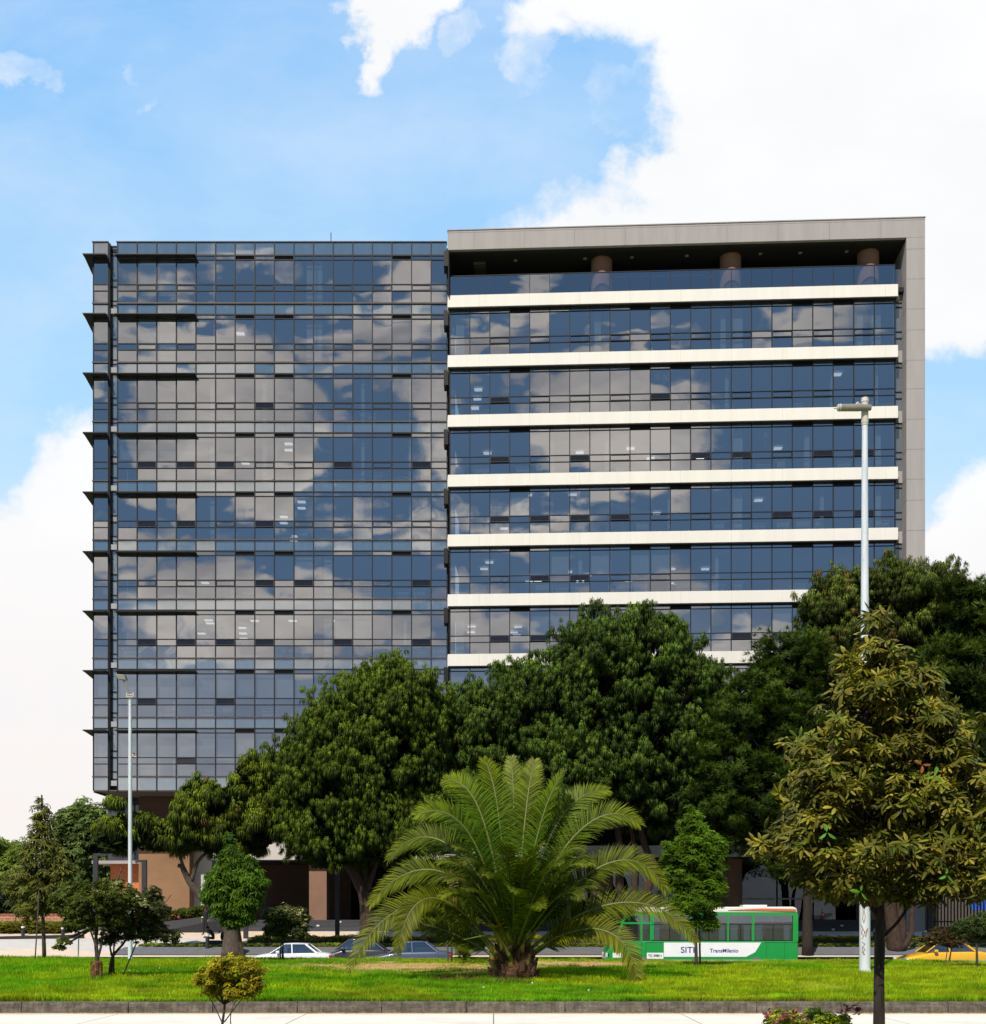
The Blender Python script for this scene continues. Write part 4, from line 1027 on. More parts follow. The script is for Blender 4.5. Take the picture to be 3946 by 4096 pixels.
# weeping pine over the forecourt, big dome left of the palm
b = gp(1468, 66.5)
tree('weeping_pine', 'domed weeping pine with a forked reddish trunk, standing left of the palm', 'tree', b,
     [(1510, 3010, 67, 290, 330), (1325, 3120, 66, 220, 290), (1690, 3040, 68, 150, 280), (1210, 3250, 66, 130, 180), (1560, 3330, 66.5, 250, 190), (1330, 3350, 66, 190, 170), (1740, 3230, 67.5, 140, 190), (1590, 2830, 67, 190, 180), (1085, 3100, 66, 60, 90)],
     size=.37, nclump=640, crad=.72, per=19, seed=21, cols=PG, tipc=(.21, .27, .02), trunk_r=.40, core=4200, wf=1.2,
     trunk_pts=[b, at(1465, 3620, 66.5), at(1430, 3520, 66.6), at(1370, 3420, 66.6), at(1330, 3300, 66.5)],
     limbs=[([at(1468, 3600, 66.5), at(1462, 3500, 66.8), at(1468, 3380, 67), at(1480, 3200, 67)], .25), ([at(1470, 3560, 66.5), at(1510, 3440, 66.8), at(1560, 3300, 67)], .18), ([at(1375, 3440, 66.6), at(1362, 3360, 66.8), at(1350, 3280, 67)], .14)], group='weeping pines in front of the building')
# big dark dome behind the palm
b = gp(2575, 68.5)
tree('weeping_pine', 'widest and tallest dark green weeping pine, rising behind and right of the palm', 'tree', b,
     [(2480, 2750, 69, 320, 285), (2160, 2880, 69, 260, 240), (2730, 2810, 69, 170, 240), (2540, 3060, 69, 330, 270), (2010, 2990, 68.5, 200, 230), (2230, 3130, 68.5, 310, 260), (2850, 2820, 69.5, 90, 150), (1880, 2850, 69.5, 95, 130), (1850, 3080, 68.5, 110, 180), (1930, 3280, 68.5, 170, 130), (2130, 3330, 68.5, 170, 100), (1800, 3350, 68.2, 130, 90), (2680, 3200, 68, 160, 170), (2380, 2590, 69, 120, 110), (2600, 2575, 69, 150, 110)],
     size=.38, nclump=1000, crad=.72, per=18, seed=22, cols=PG2, tipc=(.18, .27, .03), trunk_r=.34, core=6500, wf=1.2,
     trunk_pts=[b, at(2590, 3560, 68.5), at(2620, 3480, 68.5), at(2580, 3380, 68.5), at(2540, 3200, 68.8)],
     limbs=[([at(2535, 3720, 68.6), at(2540, 3550, 68.6), at(2540, 3400, 68.6), at(2500, 3200, 69)], .25), ([at(2478, 3710, 69), at(2480, 3500, 69), at(2470, 3300, 69), at(2400, 3000, 69)], .3), ([at(2420, 3600, 69), at(2330, 3530, 69), at(2300, 3400, 69), at(2200, 3100, 69)], .22), ([at(2680, 3480, 69), at(2690, 3330, 69), at(2700, 3100, 69)], .14)], group='weeping pines in front of the building')
# dark bushy pine right of it
b = gp(3232, 65.6)
tree('bushy_pine', 'dark bushy pine with needle pompoms and a straight black trunk right of the bus', 'tree', b,
     [(3170, 2700, 66.5, 180, 170), (3020, 2880, 66.5, 220, 190), (3210, 2950, 66.5, 210, 210), (2920, 3080, 66.5, 190, 190), (3060, 3230, 66.3, 260, 190), (2830, 3250, 66, 110, 120), (2900, 3370, 66, 120, 80), (3260, 3300, 66.3, 200, 210), (3200, 3470, 66.2, 160, 100)],
     tuft='up', size=.36, nclump=560, crad=.55, per=15, seed=23, cols=PINE, tipc=(.24, .36, .03), trunk_r=.27, core=6500, bark='bark_dark', wf=1.1,
     trunk_pts=[b, at(3230, 3600, 65.7), at(3222, 3400, 65.9), at(3200, 3000, 66.4)])
# drooping brownish pine at the right edge of the wing
b = gp(3590, 67)
tree('weeping_pine', 'brownish weeping pine at the right end of the wing, forked trunk behind the taxi', 'tree', b,
     [(3480, 2400, 68, 210, 150), (3350, 2480, 68, 150, 150), (3640, 2500, 68, 200, 190), (3420, 2640, 68, 200, 160), (3680, 2760, 68, 220, 220), (3770, 2330, 69, 60, 80), (3560, 3000, 68, 220, 260), (3660, 3250, 68, 250, 200), (3790, 2480, 68.5, 80, 140)],
     size=.40, nclump=600, crad=.72, per=17, seed=24, cols=REDD, tipc=(.20, .25, .04), trunk_r=.42, core=5600, dead=.05, wf=1.2,
     trunk_pts=[b, at(3570, 3700, 67), at(3555, 3560, 67), at(3545, 3400, 67.2), at(3500, 3000, 68)],
     limbs=[([at(3590, 3800, 67), at(3612, 3720, 67), at(3600, 3600, 67), at(3620, 3300, 67.5)], .3), ([at(3605, 3800, 66.9), at(3645, 3740, 66.9), at(3652, 3640, 67), at(3700, 3400, 67)], .22)], group='weeping pines in front of the building')
# far right bushy pine, cut by the frame
b = gp(4010, 62.8 + 3)
tree('bushy_pine', 'bushy bright-tipped pine cut off by the right edge of the photo', 'tree', b,
     [(3880, 2480, 65, 160, 190), (3990, 2440, 65, 170, 150), (3850, 2740, 65, 200, 190), (3770, 2900, 65, 130, 130), (3900, 3060, 65, 230, 220), (4050, 2800, 66, 220, 400), (3850, 3270, 65, 180, 170), (4000, 3250, 65, 200, 200), (3960, 3450, 65.5, 170, 120)],
     tuft='up', size=.38, nclump=470, crad=.6, per=15, seed=25, cols=((.036, .07, .009), (.06, .10, .011)), tipc=(.26, .32, .03), trunk_r=.3, core=5000, bark='bark_dark', wf=1.1)
# leaning weeping pine on the left, thick grey trunk beside the slender tree
b = gp(930, 63.9 + 1.6)
tree('leaning_pine', 'weeping pine with a long leaning limb and thick grey trunk left of the domed pine', 'tree', b,
     [(640, 3345, 64.5, 120, 50), (470, 3340, 64.5, 70, 70), (790, 3270, 64.8, 110, 100), (870, 3340, 64.8, 140, 80), (790, 3190, 65, 50, 60), (920, 3220, 65, 100, 100), (1000, 3320, 65, 110, 110), (560, 3325, 64.5, 80, 55), (1010, 3130, 65.3, 50, 90), (450, 3235, 64.5, 28, 28), (720, 3385, 64.6, 90, 35)],
     size=.50, nclump=185, crad=.5, per=15, seed=26, cols=((.045, .08, .008), (.085, .125, .010)), tipc=(.34, .40, .02), trunk_r=.50, core=1700, bark='bark_grey', dead=.03, wf=1.1,
     trunk_pts=[b, at(925, 3740, 65.5), at(900, 3680, 65.4), at(850, 3630, 65.2)],
     limbs=[([at(880, 3660, 65.3), at(800, 3580, 65.1), at(755, 3520, 65), at(730, 3470, 64.9), at(712, 3463, 64.8)], .27), ([at(765, 3530, 65), at(790, 3450, 65), at(840, 3400, 65), at(930, 3330, 65)], .13), ([at(740, 3480, 64.9), at(700, 3400, 64.7), at(600, 3350, 64.5), at(480, 3350, 64.5), at(440, 3270, 64.5)], .09)], autolimb=False)
# distant trees on the left
for (lab, lobes, cols, tipc, sd, u) in [
    ('round light green willow-like tree behind the office corner', [(340, 3400, 112, 110, 190), (300, 3300, 112, 75, 80), (390, 3330, 112, 80, 90), (390, 3530, 112, 90, 130), (250, 3460, 112, 60, 120)], ((.12, .18, .05), (.18, .24, .06)), (.32, .42, .09), 31, 330),
    ('yellow green tree at the far left edge beyond the brick wall', [(30, 3450, 120, 90, 80), (-60, 3440, 120, 90, 100), (60, 3540, 118, 70, 90), (10, 3550, 118, 90, 80)], ((.16, .23, .03), (.24, .31, .04)), (.4, .5, .06), 32, 20),
    ('dark bushy tree low behind the garden wall', [(60, 3620, 108, 120, 60), (200, 3590, 110, 110, 80), (350, 3620, 110, 100, 70)], ((.02, .04, .012), (.03, .05, .014)), (.06, .09, .02), 33, 130)]:
    b = gp(u, lobes[0][2])
    tree('distant_tree', lab, 'tree', b, lobes, tuft='leaf', size=.42, nclump=190, crad=.9, per=22, seed=sd, cols=cols, tipc=tipc, trunk_r=.3, mat='leaf', bark='bark_mid', core=1200, lw=.34, group='trees beyond the plaza')

# young trees on the lawn
def stake(label, pts, r=.025, mat='stake', name='stake'):
    b = Vector(pts[0]); o = MB().tube([Vector(p) - b for p in pts], r, 6).build(name, mat); o.location = b; return tag(o, label, 'stake')
b = gp(178, 52.5)
tree('young_tree', 'tall conical young tree with a thin pointed top at the left edge of the lawn', 'tree', b,
     [(165, 3420, 52.5, 70, 110), (168, 3300, 52.5, 35, 70), (167, 3210, 52.5, 12, 40), (100, 3550, 52.5, 75, 90), (200, 3550, 52.5, 75, 95), (60, 3540, 52.5, 45, 70), (250, 3470, 52.5, 35, 60), (130, 3640, 52.5, 70, 50), (240, 3600, 52.5, 50, 60)],
     tuft='leaf', size=.19, nclump=240, crad=.28, per=10, seed=41, cols=((.10, .12, .014), (.19, .19, .03)), tipc=(.40, .36, .08), trunk_r=.075, mat='leathery', bark='bark_mid', core=0, lw=.26, droop=.7, group=None,
     trunk_pts=[b, at(170, 3600, 52.5), at(168, 3400, 52.5), at(167, 3180, 52.5)])
stake('thin dark stake leaning against the tall conical young tree', [gp(140, 51.5), at(152, 3650, 51.5), at(156, 3550, 51.7)], .03)
def blossoms(seed, pts, col=(.62, .55, .28), n=26, s=.05):
    def f(root, base, LB):
        r = np.random.default_rng(seed); P_ = []
        for (u, v, d, sp) in pts:
            c = np.array(at(u, v, d - .35)); P_.append(c + r.normal(size=(n, 3)) * sp * np.array([1, 1, .8]))
        P_ = np.concatenate(P_); T = leaf_tpl(6, 5, .7, .1); k = len(P_)
        V, Fs, C = instance(T[0], T[1], T[2], P_, rotm(r.random(k) * 6, r.random(k), r.random(k) * 6), s * (.7 + .6 * r.random(k)), np.tile(np.array(col), (k, 1)) * r.uniform(.7, 1.15, k)[:, None], None)
        np_mesh('blossom', V - np.array(base), Fs, C, 'leaf', root)
    return f
b = gp(386, 38.6)
d = 38.6
tree('flowering_shrub', 'dark dome-shaped shrub with cream blossom and a fibre-wrapped stem on the left lawn', 'shrub', b,
     [(400, 3610, d, 130, 55, .9), (310, 3640, d, 70, 50, .6), (490, 3600, d, 80, 50, .7), (260, 3600, d, 50, 50, .4), (430, 3560, d, 90, 40, .6), (390, 3680, d, 120, 40, .7), (290, 3710, d, 45, 30, .4), (255, 3765, d, 28, 12, .2), (240, 3790, d, 22, 6, .15), (470, 3540, d, 25, 30, .2), (320, 3560, d, 30, 30, .2)],
     tuft='leaf', size=.085, nclump=300, crad=.17, per=18, seed=42, cols=((.055, .07, .014), (.13, .17, .02)), tipc=(.5, .62, .03), trunk_r=.085, mat='leaf', bark='bark_mid', core=250, lw=.4,
     trunk_pts=[b, at(388, 3830, d), at(384, 3760, d), at(392, 3650, d)], limbs=[([at(386, 3850, d), at(410, 3760, d), at(415, 3650, d)], .05), ([at(390, 3800, d), at(350, 3700, d), at(300, 3650, d)], .035)],
     extra=blossoms(3, [(400, 3575, d, .10), (460, 3550, d, .09), (540, 3595, d, .09), (375, 3570, d, .08), (575, 3615, d, .07), (500, 3565, d, .06), (470, 3530, d, .06)]))
o = MB().tube([(0, 0, -.04), (0, 0, .25), (.02, 0, .55), (.02, 0, .66)], [.13, .17, .15, .07], 14, wob=.5).build('fibre_wrap', 'dryfibre', smooth=False); o.location = b; _r = np.random.default_rng(5); _k = 420; _a = _r.random(_k) * 2 * PI; _h = _r.random(_k) * .62; _p = np.stack([np.cos(_a) * .15, np.sin(_a) * .15, _h], 1); _T = tuft_droop(4, 3, .05)
V, Fs, C = instance(_T[0], _T[1], _T[2], _p, rotm(_a, _r.random(_k) * .5, _r.random(_k) * 6), .11 * (.5 + _r.random(_k)), np.tile(np.array([.30, .16, .07]), (_k, 1)) * _r.uniform(.3, 1.3, _k)[:, None], None); np_mesh('loose_fibre', V, Fs, C, 'leaf', o)
tag(o, 'shaggy brown fibre bundle wrapped round the foot of the dark flowering shrub', 'wrap')
b = gp(440, 39.8); d = 39.8
tree('small_shrub', 'sprawling dark leafed shrub with forked leaning stems, right of the fibre-wrapped shrub', 'shrub', b,
     [(600, 3650, d, 80, 55, .7), (560, 3730, d, 110, 45, .8), (660, 3740, d, 70, 25, .5), (620, 3600, d, 35, 45, .3), (480, 3700, d, 80, 40, .6), (690, 3760, d, 35, 12, .2), (440, 3760, d, 40, 30, .3)],
     tuft='leaf', size=.085, nclump=230, crad=.17, per=16, seed=43, cols=((.055, .065, .02), (.10, .11, .035)), tipc=(.24, .27, .04), trunk_r=.06, mat='leaf', bark='bark_mid', core=100, lw=.42,
     trunk_pts=[b, at(450, 3830, d), at(490, 3780, d), at(530, 3720, d)], limbs=[([gp(455, 39.7), at(456, 3790, d), at(470, 3720, d)], .04), ([at(450, 3830, d), at(440, 3780, d), at(450, 3700, d)], .04)])
stake('thin dark stake leaning right beside the forked shrub stems', [gp(487, 39.5), at(545, 3775, 39.5)], .022)
stake('bare brown cane leaning out of the shrub toward the brown wall', [at(620, 3670, 39.4), at(685, 3580, 39.4)], .012)
stake('dark slanting stick rising above the blossom in front of the orange brick wall', [at(470, 3520, 38.4), at(487, 3470, 38.4)], .028)
stake('short white marker post at the back of the left lawn', [gp(313, 53.8), at(315, 3745, 53.8)], .03, 'white', 'marker_post')
b = gp(978, 49.5); d = 49.5
tree('young_tree', 'slim dense young tree with glossy leaves in front of the thick grey trunk', 'tree', b,
     [(930, 3460, d, 42, 70), (922, 3380, d, 14, 45), (900, 3560, d, 75, 90), (990, 3560, d, 65, 90), (940, 3620, d, 95, 70), (870, 3590, d, 50, 80), (1000, 3490, d, 40, 60), (955, 3680, d, 55, 30), (930, 3500, d, 70, 70)],
     tuft='leaf', size=.21, nclump=330, crad=.20, per=10, seed=44, cols=((.06, .13, .010), (.11, .21, .014)), tipc=(.40, .58, .03), trunk_r=.075, mat='leaf', bark='bark_mid', core=350, lw=.24, droop=.6,
     trunk_pts=[b, at(962, 3760, d), at(950, 3650, d), at(930, 3400, d)])
b = gp(1132, 51.5); d = 51.5
tree('small_tree', 'little dark tree with pale blossom tips in front of the white car', 'tree', b,
     [(1140, 3670, d, 75, 35), (1090, 3660, d, 40, 22), (1195, 3670, d, 40, 30), (1145, 3720, d, 75, 35), (1200, 3740, d, 35, 22), (1095, 3725, d, 40, 20)],
     tuft='leaf', size=.12, nclump=130, crad=.22, per=13, seed=45, cols=((.05, .07, .02), (.10, .12, .03)), tipc=(.55, .50, .18), trunk_r=.05, mat='leaf', bark='bark_mid', core=40, lw=.4,
     trunk_pts=[b, at(1132, 3790, d), at(1140, 3720, d)], limbs=[([gp(1121, 51.5), at(1125, 3780, d), at(1130, 3700, d)], .035)],
     extra=blossoms(4, [(1090, 3650, d, .14), (1130, 3640, d, .16), (1170, 3650, d, .14), (1200, 3655, d, .14), (1215, 3690, d, .10)], n=16, s=.07))
b = gp(1855, 49.0); d = 49.0
GS = 'bushes left of the palm foot'
tree('small_bush', 'small airy bush with yellow green leaves beside the palm foot', 'bush', b, [(1850, 3790, d, 30, 40), (1850, 3730, d, 50, 30), (1870, 3690, d, 50, 25), (1845, 3830, d, 35, 18)],
     tuft='leaf', size=.12, nclump=75, crad=.2, per=9, seed=46, cols=((.11, .16, .015), (.20, .23, .02)), tipc=(.5, .5, .04), trunk_r=.03, mat='leaf', bark='bark_mid', lw=.36, trunk_pts=[b, at(1857, 3760, d), at(1865, 3690, d)])
b = gp(1808, 50.5); d = 50.5
tree('small_bush', 'dark rounded little tree just left of the palm trunk, thin stem with a stake', 'bush', b, [(1810, 3680, d, 40, 35), (1850, 3660, d, 45, 35), (1905, 3670, d, 40, 30), (1790, 3650, d, 25, 20)],
     tuft='leaf', size=.12, nclump=90, crad=.2, per=11, seed=47, cols=((.04, .07, .012), (.08, .12, .018)), tipc=(.3, .36, .04), trunk_r=.035, mat='leaf', bark='bark_mid', lw=.36, trunk_pts=[b, at(1808, 3760, d), at(1815, 3690, d)])
stake('pale wooden stake beside the thin stem left of the palm', [gp(1793, 50.4), at(1790, 3740, 50.4)], .035, 'stake')
b = gp(2787, 46.5); d = 46.5
tree('young_tree', 'bright green leafy young tree in front of the bus', 'tree', b,
     [(2790, 3420, d, 80, 110), (2770, 3300, d, 40, 60), (2765, 3240, d, 14, 30), (2720, 3500, d, 60, 100), (2840, 3520, d, 60, 110), (2780, 3620, d, 95, 70), (2690, 3420, d, 35, 45), (2860, 3400, d, 35, 60), (2810, 3690, d, 65, 35), (2670, 3390, d, 20, 25)],
     tuft='leaf', size=.17, nclump=360, crad=.22, per=12, seed=48, cols=((.07, .15, .008), (.15, .27, .012)), tipc=(.48, .72, .02), trunk_r=.065, mat='leaf', bark='bark_mid', core=450, lw=.22, droop=.3,
     trunk_pts=[b, at(2785, 3760, d), at(2783, 3600, d), at(2772, 3260, d)])
stake('second thin brown stem leaning beside the bright green young tree', [gp(2802, 47.8), at(2800, 3770, 47.8), at(2795, 3700, 47.8)], .04)
b = gp(3911, 47.5); d = 47.5
GR = 'little trees by the yellow taxi'
tree('small_tree', 'round-topped little dark green tree with a forked stem in front of the taxi boot', 'tree', b, [(3890, 3710, d, 65, 35), (3930, 3690, d, 45, 30), (3850, 3720, d, 40, 25), (3930, 3740, d, 35, 25)],
     tuft='leaf', size=.10, nclump=150, crad=.18, per=12, seed=49, cols=((.05, .08, .02), (.09, .12, .03)), tipc=(.2, .26, .05), trunk_r=.05, mat='leaf', bark='bark_mid', core=120, lw=.4, trunk_pts=[b, at(3908, 3790, d), at(3900, 3730, d)], limbs=[([at(3908, 3800, d), at(3922, 3760, d), at(3930, 3710, d)], .03)])
b = gp(3797, 50.5); d = 50.5
tree('small_tree', 'low reddish-leaved little tree leaning in front of the taxi window', 'tree', b, [(3760, 3760, d, 55, 25), (3820, 3770, d, 50, 22), (3790, 3740, d, 60, 20), (3750, 3725, d, 35, 12)],
     tuft='leaf', size=.10, nclump=90, crad=.17, per=11, seed=50, cols=((.07, .055, .02), (.11, .06, .03)), tipc=(.16, .10, .04), trunk_r=.035, mat='leaf', bark='bark_mid', lw=.4, trunk_pts=[b, at(3805, 3810, d), at(3810, 3780, d)])
stake('thin stake beside the leaning little tree near the taxi', [gp(3783, 50.4), at(3793, 3790, 50.4)], .02)

# foreground planting on the near verge
b = Vector(((3520 - CX_) * 12 / F_, 12, .14)); d = 12.0
def odd(root, base, LB):
    r = np.random.default_rng(8); P_ = np.array([np.array(at(u, v, 11.2)) for (u, v) in [(3310, 3330), (3530, 3400), (3745, 3100), (3790, 3500), (3445, 3570)]]); k = len(P_); T = leaf_tpl(3, 12, .42, .35)
    V, Fs, C = instance(T[0], T[1], T[2], P_, rotm(r.random(k) * .8 - .4, .9 + r.random(k) * .4, r.random(k) * 6), np.full(k, .13), np.tile(np.array([.09, .24, .01]), (k, 1)), None); np_mesh('young_leaf', V - np.array(base), Fs, C, 'leathery', root)
    P_ = np.array([np.array(at(u, v, 11.3)) for (u, v) in [(3750, 3390), (3690, 3060), (3620, 3430)]]); k = len(P_)
    V, Fs, C = instance(T[0], T[1], T[2], P_, rotm(r.random(k) * .8 - .4, 1.0 + r.random(k) * .4, r.random(k) * 6), np.full(k, .11), np.tile(np.array([.26, .09, .02]), (k, 1)), None); np_mesh('withered_leaf', V - np.array(base), Fs, C, 'leathery', root)
tree('broadleaf_tree', 'large conical foreground tree with bronze-green leathery leaves at the right', 'tree', b,
     [(3490, 2520, d, 40, 80, .2), (3500, 2660, d, 140, 70, .4), (3540, 2800, d, 210, 100, .6), (3680, 2740, d, 70, 70, .3), (3440, 3010, d, 250, 120, .7), (3670, 2960, d, 190, 150, .6), (3330, 3160, d, 180, 120, .7), (3600, 3240, d, 280, 170, .8), (3230, 3310, d, 110, 90, .5), (3790, 3160, d, 150, 150, .6), (3850, 3420, d, 170, 140, .7), (3500, 3450, d, 330, 120, .9), (3180, 3390, d, 110, 70, .5), (3700, 3560, d, 240, 70, .8), (3420, 3560, d, 150, 60, .6), (3920, 3300, d, 130, 170, .6), (3060, 3400, d, 30, 28, .15)],
     tuft='leaf', size=.112, nclump=700, crad=.165, per=8, seed=61, cols=((.075, .115, .008), (.30, .25, .022)), tipc=(.56, .44, .09), trunk_r=.062, mat='leathery', bark='bark_dark', core=60, lw=.33, droop=.55, inner=.3,
     trunk_pts=[b, at(3518, 3950, d), at(3522, 3700, d), at(3515, 3500, d), at(3490, 3000, d), at(3485, 2520, d)],
     chaos=2.2, limbs=[([at(3520, 3680, d), at(3470, 3600, d), at(3400, 3480, d), at(3250, 3400, 11.8)], .022), ([at(3522, 3760, d), at(3600, 3680, d), at(3680, 3560, d), at(3800, 3450, 12.2)], .02), ([at(3520, 3600, d), at(3600, 3450, d), at(3750, 3250, d)], .02)], extra=odd, nl=6)
b = Vector(((890 - CX_) * 15.5 / F_, 15.0, .14)); d = 15.0
tree('ornamental_shrub', 'small yellow-green shrub with bare twiggy stems in the lower left foreground', 'shrub', b,
     [(930, 3880, d, 125, 45, .35), (850, 3930, d, 60, 40, .25), (1000, 3930, d, 60, 40, .25), (925, 3960, d, 110, 35, .3), (940, 3850, d, 90, 22, .25)],
     tuft='leaf', size=.06, nclump=130, crad=.085, per=8, seed=62, cols=((.20, .24, .010), (.50, .38, .012)), tipc=(.75, .52, .02), trunk_r=.022, mat='leaf', bark='bark_mid', lw=.42,
     trunk_pts=[b, at(895, 4060, d), at(900, 3980, d)], limbs=[([at(897, 4110, d), at(860, 4030, d), at(820, 3960, d)], .008), ([at(897, 4090, d), at(950, 4020, d), at(1010, 3950, d)], .008), ([at(925, 4130, d), at(925, 4050, d), at(960, 3970, d)], .008)])
b = Vector(((3200 - CX_) * 13 / F_, 13, .14)); d = 13.0
tree('flower_bush', 'lime green bush tipped with magenta flowers at the bottom edge of the photo', 'bush', b,
     [(3240, 4075, d, 110, 30, .3), (3130, 4085, d, 50, 30, .3), (3340, 4085, d, 60, 25, .3), (3200, 4150, d, 160, 60, .4)],
     tuft='leaf', size=.055, nclump=130, crad=.08, per=10, seed=63, cols=((.20, .28, .01), (.38, .42, .015)), tipc=(.6, .6, .03), trunk_r=.02, mat='leaf', bark='bark_mid', lw=.42,
     extra=blossoms(6, [(3085, 4060, d, .05), (3130, 4075, d, .05), (3160, 4050, d, .05), (3195, 4065, d, .04), (3385, 4045, d, .035), (3430, 4040, d, .025)], col=(.30, .07, .12), n=10, s=.035))

# ------------------------------------------------------------------ the palm
def make_palm():
    D = 39.0; bx, by, bz_ = gp(2055, D); base = Vector((bx, by, bz_))
    root = thing('palm', 'wide feather palm with arching fronds and a stumpy fibrous trunk, centre of the lawn', 'palm tree', base)
    r = np.random.default_rng(77)
    crown = Vector(at(2060, 3800, D)) - base
    # trunk: bulging barrel of old leaf bases
    mb = MB().tube([(0, 0, -.05), (0, 0, .2), (0, 0, .5), (0, 0, .85), (.02, 0, 1.15)], [.66, .74, .66, .50, .30], 24, wob=.22); mb.build('trunk', 'fibre', root)
    random.seed(3)
    M['leafbase'] = surf('old_leaf_base', (.22, .17, .02), (.10, .05, .02), rough=.7, scale=6, amount=(.4, .6))
    for i in range(34):
        a = i * 2.4; hgt = .08 + .028 * i; rr_ = .67 - .33 * (hgt / 1.1) ** 2
        d = Vector((math.cos(a), math.sin(a), 0)); p = d * rr_ + Vector((0, 0, hgt)); q = p + d * (.16 + .06 * random.random()) + Vector((0, 0, .22 + .1 * random.random()))
        MB().tube([p - d * .12 - Vector((0, 0, .12)), p + d * .03, q], [.15, .10, .035], 6).build('leaf_base', 'leafbase' if random.random() < .45 else 'fibre', root)
    # loose fibre
    k = 900; a = r.random(k) * 2 * PI; h = r.random(k) * 1.1; rad = .69 - .33 * (h / 1.1) ** 2; P_ = np.stack([np.cos(a) * rad, np.sin(a) * rad, h], 1)
    T = tuft_up(6, 4, .03); V, Fs, C = instance(T[0], T[1], T[2], P_, rotm(a + PI / 2, r.random(k) * 1.5, r.random(k) * 6), .16 * (.6 + r.random(k)), np.tile(np.array([.13, .065, .03]), (k, 1)) * r.uniform(.4, 1.4, k)[:, None], None)
    np_mesh('fibre', V, Fs, C, 'palm_leaf', root)
    def frond(P0, P1, P2, P3, ll=.62, tone=1.0, yellow=0.0, n=150, twist=0.0, vee=.38):
        """cubic Bezier rachis with two rows of leaflets; length ll metres at the middle"""
        P0, P1, P2, P3 = [np.array(p, float) for p in (P0, P1, P2, P3)]
        t = np.linspace(0, 1, 22)[:, None]; B = lambda t: (1 - t) ** 3 * P0 + 3 * (1 - t) ** 2 * t * P1 + 3 * (1 - t) * t * t * P2 + t ** 3 * P3
        dB = lambda t: 3 * (1 - t) ** 2 * (P1 - P0) + 6 * (1 - t) * t * (P2 - P1) + 3 * t * t * (P3 - P2)
        pts = B(t); parts = []
        ts = np.linspace(.17, .995, n)[:, None] + r.normal(0, .002, (n, 1)); C0 = B(ts); Tn = dB(ts); Tn /= np.linalg.norm(Tn, axis=1)[:, None]
        up = np.tile([0, 0, 1.0], (n, 1)); side = np.cross(Tn, up); sl = np.linalg.norm(side, axis=1)[:, None]
        hd = np.array([P3[0] - P0[0], P3[1] - P0[1], 0]); 
        if np.linalg.norm(hd) < .4: hd = np.array([r.normal(), -1, 0])
        hd /= np.linalg.norm(hd); alt = np.cross(hd, [0, 0, 1.0]); side = np.where(sl < .25, alt, side / np.maximum(sl, 1e-6)); 
        # keep a consistent side along the frond
        s0 = alt; side = np.where((side @ s0)[:, None] < 0, -side, side)
        nrm = np.cross(side, Tn); nrm /= np.linalg.norm(nrm, axis=1)[:, None]
        nrm = np.where(nrm[:, 2:3] < 0, -nrm, nrm) if twist == 0 else nrm
        if twist:      # the blade rolls about its stalk so its upper face leans toward the open side
            sg = np.where(side[:, 1:2] > 0, 1.0, -1.0); nrm = np.where((nrm[:, 2:3] < 0) & (np.abs(Tn[:, 2:3]) < .95), -nrm, nrm)
            s2 = side * math.cos(twist) + nrm * sg * math.sin(twist); nrm = nrm * math.cos(twist) - side * sg * math.sin(twist); side = s2
        tt = ts[:, 0]; ln = ll * 1.45 * np.clip(np.sin(np.clip((tt - .08) / .95, 0, 1) ** .72 * PI) ** .6, .26, 1) 
        Vs, F4, F3, Cs = [], [], [], []
        for s in (-1, 1):
            fwd = (.45 + .75 * tt ** 2)[:, None] + r.normal(0, .07, (n, 1)); v = vee * (1 - .5 * tt)[:, None] + r.normal(0, .09, (n, 1))
            dr_ = side * s + Tn * fwd + nrm * v; dr_ /= np.linalg.norm(dr_, axis=1)[:, None]
            L_ = (ln * r.uniform(.86, 1.1, n))[:, None]
            w = .0175; wd = np.cross(dr_, nrm); wd /= np.linalg.norm(wd, axis=1)[:, None]
            m1 = C0 + dr_ * L_ * .5 - np.array([0, 0, 1]) * L_ * .03; e1 = C0 + dr_ * L_ * .97 - np.array([0, 0, 1]) * L_ * (.10 + .14 * r.random((n, 1)))
            V = np.stack([C0 - wd * w * .6, C0 + wd * w * .6, m1 - wd * w, m1 + wd * w, e1], 1).reshape(-1, 3)
            i = np.arange(n)[:, None] * 5; F4.append(np.concatenate([i, i + 1, i + 3, i + 2], 1) + len(Vs) * 0 + (0 if s < 0 else n * 5)); F3.append(np.concatenate([i + 2, i + 3, i + 4], 1) + (0 if s < 0 else n * 5))
            g = np.array([.060, .122, .003]) * (1 - yellow) + np.array([.23, .18, .008]) * yellow
            yt = np.clip(tt - .35, 0, 1)[:, None] * .9; gg = g * (1 - yt * .7) + np.array([.26, .25, .010]) * yt * .7
            c = gg * tone * r.uniform(.45, 1.45, (n, 1)); Cs.append(np.stack([c * .7, c * .7, c, c, c * 1.1], 1).reshape(-1, 3)); Vs.append(V)
        V = np.concatenate(Vs); C = np.concatenate(Cs)
        np_obj = np_mesh('frond', V, [np.concatenate(F4), np.concatenate(F3)], C, 'palm_leaf', root)
        k = len(pts); rad = [(.05 * (1 - i / (k - 1)) ** .8 + .006) for i in range(k)]; rad[0] = .085; rad[1] = .07
        MB().tube([Vector(p) for p in pts], rad, 6).build('rachis', 'rachis', np_obj, smooth=True)
        return np_obj
    M['rachis'] = surf('frond_stalk', (.12, .14, .012), (.08, .10, .01), rough=.45, scale=3, spec=.5)
    loc = lambda u, v, dd=0.0: tuple(Vector(at(u, v, D + dd)) - base)
